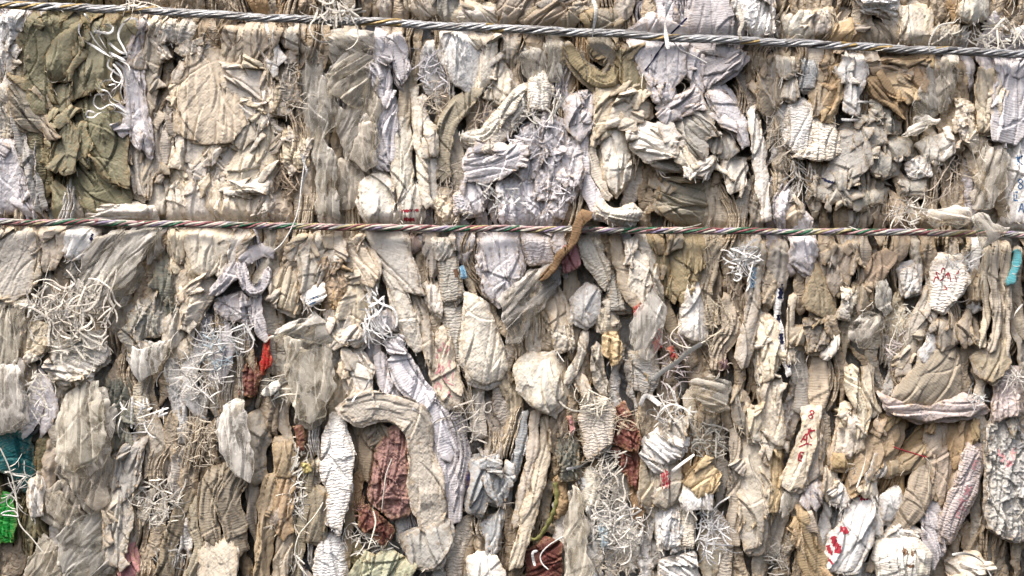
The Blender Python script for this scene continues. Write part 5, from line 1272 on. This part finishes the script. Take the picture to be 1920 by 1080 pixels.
# single tapes and threads: label, colour, height, width, points
SINGLE = [
 ('white tape hanging straight across the upper rope near the middle', 'ivory', 76, 7, [(1112, 0), (1117, 14), (1116, 34), (1112, 58), (1110, 74)]),
 ('wide white tape crossing the upper rope over the stitched panel', 'white', 78, 8, [(1258, 2), (1252, 18), (1247, 40), (1249, 66), (1253, 92)]),
 ('long thin thread slanting from the white tape to the lilac fold', 'ivory', 52, 2, [(1256, 70), (1275, 92), (1300, 104), (1325, 118)]),
 ('white forked tape hanging in the frayed column', 'white', 46, 5, [(565, 288), (570, 305), (575, 322), (568, 342), (566, 362)]),
 ('white thread looping from the lower rope in the left half', 'white', 64, 3, [(572, 300), (566, 340), (560, 390), (548, 425), (530, 455), (514, 470)]),
 ('pale thread draped over the brown pleats to the bottom edge', 'ivory', 46, 3, [(606, 942), (592, 965), (575, 985), (560, 1005), (553, 1035), (560, 1060), (575, 1078)]),
 ('long beige thread winding down left of the tan slanting folds', 'cream', 56, 3.5, [(1640, 775), (1624, 795), (1620, 822), (1624, 848), (1618, 880), (1606, 915)]),
 ('thin red thread crossing the tan folds', 'crimson', 48, 2.6, [(1675, 838), (1692, 844), (1712, 850), (1738, 858)]),
 ('pale cord drooping from the end of the red thread', 'beige', 50, 2.6, [(1735, 858), (1745, 872), (1742, 895), (1742, 925)]),
 ('ivory string arching at the bottom right corner', 'ivory', 56, 5, [(1785, 1040), (1810, 1038), (1838, 1050), (1856, 1076), (1866, 1100)]),
 ('pale cord hanging over the upper rope at right', 'ivory', 74, 3.4, [(1790, 42), (1762, 48), (1748, 66), (1742, 84), (1744, 98)]),
 ('white knotted tape hanging over the rope beside the bright white sack', 'cream', 76, 7, [(1384, 8), (1388, 28), (1392, 44), (1386, 60), (1390, 76)]),
 ('straight white tape lying over the speckled lobe with pink print', 'white', 60, 6, [(1260, 884), (1280, 868), (1302, 852)]),
 ('white tape lying across the dark shreds', 'white', 44, 6, [(1062, 880), (1085, 875), (1104, 864)]),
 ('wavy ivory tape right of the maroon lumps', 'ivory', 60, 9, [(1200, 760), (1210, 742), (1226, 750), (1238, 760)]),
 ('pale tape bow sweeping below the pinkish film leaf', 'ivory', 54, 10, [(1222, 712), (1244, 695), (1268, 680), (1290, 660), (1316, 644)]),
 ('thin pale twine curving right of the pinkish film leaf', 'cream', 48, 3, [(1278, 608), (1262, 622), (1258, 636), (1275, 648), (1296, 652), (1322, 640)]),
 ('pale thread hanging from the maroon cloth', 'cream', 58, 2.6, [(735, 860), (724, 890), (720, 920), (716, 955)]),
 ('beige thread over the maroon tuft with a split end', 'ivory', 56, 4, [(700, 958), (704, 978), (700, 998), (690, 1030)]),
 ('white thread crossing the cream facets at the arched flap', 'white', 78, 4, [(692, 712), (684, 730), (668, 742), (660, 754)]),
 ('white ribbon curl at the left edge of the green plastic', 'white', 44, 3, [(4, 966), (20, 967), (34, 968), (26, 958), (8, 960), (2, 964)]),
 ('long pale straw crossing the teal plastic', 'ivory', 42, 3, [(0, 840), (18, 880), (30, 930), (36, 980), (60, 1010), (80, 1035)]),
 ('short white tape right of the tan leaf folds', 'white', 50, 5, [(1577, 224), (1594, 225), (1611, 225)]),
 ('pale tape below the rough white patch tip', 'white', 46, 4, [(1603, 191), (1622, 191), (1640, 192)]),
 ('long frayed tape beside the three hanging beige strips', 'ivory', 46, 3.4, [(1918, 570), (1905, 585), (1900, 597), (1890, 598)]),
 ('white tape end curling on the maroon film bundle', 'white', 52, 5, [(1008, 1033), (999, 1036), (1000, 1050), (1003, 1061)]),
 ('thin white thread curling over the maroon film bundle', 'white', 50, 3, [(1056, 1006), (1030, 1022), (1014, 1040), (1016, 1056), (1028, 1068)]),
]
for k, (label, colour, d, w, pts) in enumerate(SINGLE):
    r = np.random.default_rng(300 + k); rb = ([], [], []); C = catmull(pts, False, 2.5)
    d = 8 + 0.75 * d; z = d + 2.5 * np.sin(np.linspace(0, 6, len(C)) + k)
    if w < 3.2: tube(np.column_stack([C, z]), w / 2, rb, 5)
    else: ribbon(np.column_stack([C, z]), w, rb, r)
    nm = 'loose_thread' if w < 3.2 else 'loose_tape'
    finish_ribbons(nm, rb, material(colour, 's'), label, 'thread' if w < 3.2 else 'tape')

# yellow green cord loop
rb = ([], [], []); C = catmull([(1041, 905), (1044, 935), (1036, 965), (1022, 992), (1008, 1010), (994, 1010), (988, 992), (989, 972)], False, 2.5)
tube(np.column_stack([C, 40 + 6 * np.sin(np.linspace(0, 5, len(C)))]), 4 + 0.8 * np.sin(np.arange(len(C)) * 0.9), rb, 8, 0.7)
finish_ribbons('cord_loop', rb, material('ygreen', 's'), 'yellow green cord hanging in a loop near the bottom center', 'cord loop')

# ---------------------------------------------------------------- prints on the sacks (draped on their folds)
def L_(s):
    return next(k for k in TREES if k.startswith(s))
def glyph(cx, cy, s, rot, strokes, w):
    ca, sa = math.cos(rot), math.sin(rot)
    return [(w, [(cx + (x * ca - y * sa) * s, cy + (x * sa + y * ca) * s) for x, y in st]) for st in strokes]
G_C = [[(-.5, -1), (.4, -1)], [(-.5, -1), (-.5, 1), ], [(-.5, 1), (.5, 1)], [(0, -.4), (.1, .5)]]
G_8 = [[(0, -1), (-.5, -.6), (0, -.1), (.5, .45), (0, 1), (-.5, .5), (0, 0), (.5, -.6), (0, -1)]]
G_A = [[(-.6, 1), (0, -1), (.6, 1)], [(-.4, .2), (.4, .2)]]
G_X = [[(-.6, -1), (.5, 1)], [(.5, -1), (-.5, 1)], [(-.8, 0), (.7, -.1)]]
G_K = [[(-.5, -1), (-.5, 1)], [(.6, -.9), (-.4, 0), (.6, 1)], [(-.9, -.5), (.3, -.6)]]
lb = L_('cream sack fold with red printed characters')
st = glyph(1521, 777, 8, .3, G_8, 2.6) + glyph(1520, 812, 9, .4, G_K, 3.0) + glyph(1509, 822, 9, .3, G_A, 3.0) + glyph(1502, 856, 8, .3, G_C, 3.4)
st += [(2.5, [(1498, 838), (1512, 832), (1522, 834)])]
print_mark(lb, st, 'crimson')
lb = L_('white band with pink characters')
print_mark(lb, glyph(1829, 872, 8, .4, G_C, 2.4) + glyph(1815, 920, 10, .3, G_X, 2.6) + glyph(1806, 945, 11, .3, G_K, 2.6) + glyph(1798, 962, 8, .3, G_C, 2.2), 'pink')
lb = L_('cream sack with pink scribbled')
st = []
r = np.random.default_rng(8)
for i in range(9):
    x, y = r.uniform(1757, 1797), r.uniform(503, 536); st += [(r.uniform(1.6, 2.8), [(x, y), (x + r.uniform(-9, 9), y + r.uniform(-8, 8)), (x + r.uniform(-12, 12), y + r.uniform(4, 12))])]
print_mark(lb, st, 'crimson')
lb = L_('pale leaf with pink print'); st = []
for i in range(16):
    x, y = r.uniform(816, 850), r.uniform(640, 735); st += [(r.uniform(2, 4.5), [(x, y), (x + r.uniform(-7, 7), y + r.uniform(2, 9)), (x + r.uniform(-9, 9), y + r.uniform(7, 16))])]
print_mark(lb, st, 'pink')
lb = L_('white sack with red ovals')
print_mark(lb, [(15, [(1610, 933), (1620, 931), (1632, 930)]), (13, [(1575, 992), (1583, 993), (1587, 1001)]), (12, [(1562, 1005), (1566, 1020), (1574, 1030), (1562, 1034)]), (8, [(1552, 1022), (1556, 1034), (1563, 1038)]), (5, [(1550, 1046), (1557, 1052), (1561, 1058)])], 'crimson')
lb = L_('beige lobe with pink print')
print_mark(lb, [(2.6, [(1238 + i * 3.2, 880 + (i % 3) * 3), (1241 + i * 3, 896), (1238 + i * 3.4, 912 + (i % 2) * 4)]) for i in range(6)], 'crimson')
lb = L_('white pleated strip with a red edge')
print_mark(lb, [(3.6, [(1209, 516), (1215, 530), (1219, 545)]), (2.4, [(1213, 512), (1221, 528), (1226, 546)])], 'crimson')
lb = L_('cream flap with maroon stripes')
print_mark(lb, [(6, [(752, 396), (768, 395), (785, 394)]), (8, [(757, 411), (770, 412), (783, 411)])], 'crimson')
lb = L_('white sack with navy corner')
print_mark(lb, [(9, [(169, 450), (174, 446)]), (5, [(172, 443), (174, 438)])], 'navy')
lb = L_('big lavender panel with a navy')
print_mark(lb, [(3.2, [(1288, 34), (1270, 52), (1256, 66), (1245, 82), (1234, 98), (1222, 116), (1209, 133)])], 'navy', name='stitched_line', lift=1.4)
lb = L_('white sack with blue printed')
print_mark(lb, glyph(1913, 345, 9, 0, G_8, 2.2) + glyph(1912, 300, 9, 0, G_K, 2.4) + glyph(1905, 368, 8, 0, G_C, 2.4) + glyph(1915, 390, 8, .1, G_A, 2.4), 'blue')
lb = L_('large grey rounded fold with a dark')
print_mark(lb, [(5, [(1545, 337), (1556, 341), (1564, 343)]), (3, [(1540, 334), (1548, 336)])], 'navy', name='ink_smudge')
lb = L_('small white scrap with light blue')
print_mark(lb, [(4, [(576, 566), (586, 560), (596, 556)]), (3, [(580, 571), (592, 566)])], 'blue')
lb = L_('long beige strip with a blue smudge')
print_mark(lb, [(14, [(1412, 500), (1411, 520), (1409, 540)])], 'lblue', name='ink_smudge')
print_mark(lb, [(6, [(1414, 510), (1411, 525), (1410, 538)])], 'blue', name='ink_smudge')
lb = L_('ivory puffed sack with two brown')
print_mark(lb, [(11, [(1692, 1030), (1697, 1034), (1700, 1040)]), (9, [(1708, 1030), (1712, 1037), (1709, 1042)]), (6, [(1700, 1060), (1708, 1062), (1714, 1060)])], 'stain', name='brown_hole')
lb = L_('grey crinkled bulge with a brown hole')
print_mark(lb, [(9, [(853, 505), (856, 512), (856, 520)])], 'stain', name='brown_hole')
lb = L_('crumbly pressed sack mass'); st = []
for i in range(7):
    x, y = r.uniform(1872, 1905), r.uniform(838, 868); st += [(r.uniform(3, 6), [(x, y), (x + r.uniform(-6, 6), y + r.uniform(3, 9)), (x + r.uniform(-8, 8), y + r.uniform(8, 16))])]
print_mark(lb, st, 'pink')
lb = L_('pinkish white film leaf')
print_mark(lb, [(2.6, [(1224 + i * 4, 640 - i * 8), (1228 + i * 4, 652 - i * 8), (1226 + i * 4, 662 - i * 8)]) for i in range(4)], 'crimson', lift=-1.5)
lb = L_('knitted-looking')
print_mark(lb, [(5, [(1206, 700), (1214, 704), (1212, 714)])], 'ochre', name='brown_scrap')
lb = L_('beige crinkled lobe left of the maroon')
lb = L_('cyan plastic tube')
print_mark(lb, [(1.6, [(1900, 498), (1906, 500), (1912, 498)]), (1.6, [(1897, 512), (1903, 514), (1909, 512)])], 'ivory', name='pale_band')
lb = L_('cream sack fold with red printed')
# black patches on the striped strip
lb = L_('black and white striped strip')
print_mark(lb, [(9, [(1464, 532), (1464, 548), (1462, 560)]), (7, [(1459, 590), (1460, 606)]), (8, [(1464, 625), (1466, 645)]), (6, [(1476, 670), (1480, 690)])], 'navy', name='black_stripe')

# ---------------------------------------------------------------- the two ropes
def rope(label, course, R, pitch, colours, hgt, seed):
    r = np.random.default_rng(seed)
    root = bpy.data.objects.new('twisted_rope', None); COL.objects.link(root)
    root.location = at(-150, ycourse(course, -150), hgt); ORIG[root.name] = Vector(root.location)
    tag(root, label, 'rope', 'ropes of twisted strands round the bale'); root.empty_display_size = 0.02
    xs = np.arange(-150, 2071, 3.0); n = len(colours)
    yc = ycourse(course, xs) + 3.2 * perlin(xs / 110.0, xs * 0, seed) + 0.9 * perlin(xs / 28.0, xs * 0, seed + 9) ; dc = hgt + 2.0 * perlin(xs / 120.0, xs * 0 + 3, seed + 1)
    for k, cfun in enumerate(colours):
        ph = 2 * math.pi * k / n; rb = ([], [], [])
        th = 2 * math.pi * xs / pitch + ph + 0.9 * perlin(xs / 60.0, xs * 0 + k, seed + 2)
        rr = R * (0.66 + 0.07 * perlin(xs / 40.0, xs * 0 + k * 3, seed + 3))
        P = np.column_stack([xs, yc + rr * np.cos(th), dc + rr * np.sin(th)])
        tube(P, R * 0.40 * (1 + 0.18 * perlin(xs / 14.0, xs * 0 + k * 5, seed + 4)), rb, 7, 1.0)
        finish_ribbons('rope_strand', rb, cfun, parent=root)
    for i in range(9):      # stray wisps
        rb = ([], [], []); x = r.uniform(0, 1920); y = float(ycourse(course, x)); a = r.choice([0, math.pi]) + r.normal(0, 0.5)
        ribbon(curl_path(x, y + r.uniform(-6, 6), hgt + R - 2, a, r.uniform(10, 30), r, 0.25, 3.0), 1.5, rb, r)
        finish_ribbons('rope_wisp', rb, material('ivory', 's'), parent=root)
    return root
def strand_mat(name, stops, rough, metal, scale, bias):
    m = bpy.data.materials.new(name); m.use_nodes = True; nt = m.node_tree; L = nt.links; b = nt.nodes['Principled BSDF']
    tc = N(nt, 'ShaderNodeTexCoord'); mp = N(nt, 'ShaderNodeMapping'); L.new(tc.outputs['Object'], mp.inputs[0]); mp.inputs['Location'].default_value = (bias, 0, 0)
    mp.inputs['Scale'].default_value = (1, 0.25, 0.25)
    n1 = N(nt, 'ShaderNodeTexNoise'); L.new(mp.outputs[0], n1.inputs[0]); n1.inputs['Scale'].default_value = scale; n1.inputs['Detail'].default_value = 2
    cr = N(nt, 'ShaderNodeValToRGB'); cr.color_ramp.interpolation = 'CONSTANT'; L.new(n1.outputs[0], cr.inputs[0])
    el_ = cr.color_ramp.elements
    for i, (p, c) in enumerate(stops):
        e = el_[i] if i < 2 else el_.new(p)
        e.position = p; e.color = (*c, 1)
    n2 = N(nt, 'ShaderNodeTexNoise'); mp2 = N(nt, 'ShaderNodeMapping'); L.new(tc.outputs['Object'], mp2.inputs[0]); mp2.inputs['Scale'].default_value = (60, 500, 500)
    L.new(mp2.outputs[0], n2.inputs[0]); n2.inputs['Scale'].default_value = 1.0; n2.inputs['Detail'].default_value = 3
    bp = N(nt, 'ShaderNodeBump'); bp.inputs['Strength'].default_value = 1; bp.inputs['Distance'].default_value = 2.5 * S; L.new(n2.outputs[0], bp.inputs['Height'])
    L.new(bp.outputs[0], b.inputs['Normal'])
    L.new(mixc(nt, ramp(nt, n2.outputs[0], 0.5, 0.75), cr.outputs[0], (0.16, 0.13, 0.10)), b.inputs['Base Color'])
    b.inputs['Roughness'].default_value = rough; b.inputs['Metallic'].default_value = metal
    return m
sv = (0.42, 0.43, 0.44); dk = (0.07, 0.07, 0.075); yl = (0.36, 0.25, 0.09); lg = (0.25, 0.25, 0.25)
up_m = [strand_mat('silver_strand', [(0, sv), (0.55, lg), (0.66, dk)], 0.38, 0.35, 9, 0), strand_mat('grey_strand', [(0, lg), (0.5, sv), (0.6, yl)], 0.4, 0.3, 8, 3),
        strand_mat('dark_strand', [(0, dk), (0.45, lg), (0.62, sv)], 0.4, 0.3, 10, 7), strand_mat('yellowed_strand', [(0, sv), (0.52, yl), (0.62, lg)], 0.45, 0.2, 7, 11),
        strand_mat('pale_strand', [(0, sv), (0.6, dk), (0.66, sv)], 0.38, 0.3, 9, 15)]
rope('upper rope twisted of silver grey and yellowish strands across the bale', UP, 7.8, 140, up_m + up_m[:2], 46, 71)
rd = (0.24, 0.07, 0.08); gn = (0.015, 0.13, 0.06); wh = (0.52, 0.50, 0.43); ye = (0.42, 0.36, 0.18); pu = (0.30, 0.24, 0.36); pk = (0.45, 0.28, 0.28)
lo_m = [strand_mat('red_strand', [(0, rd), (0.5, pk), (0.62, wh)], 0.5, 0, 8, 1), strand_mat('green_strand', [(0, wh), (0.47, gn), (0.57, ye)], 0.5, 0, 6, 4),
        strand_mat('white_strand', [(0, wh), (0.5, lg), (0.6, rd)], 0.5, 0, 9, 8), strand_mat('purple_strand', [(0, pk), (0.5, pu), (0.58, wh)], 0.5, 0, 7, 12),
        strand_mat('yellow_strand', [(0, ye), (0.48, wh), (0.58, rd)], 0.5, 0, 8, 16)]
rope('lower rope twisted of red, green, white and purple strands across the bale', LO, 6.4, 105, lo_m + lo_m[:2], 44, 72)
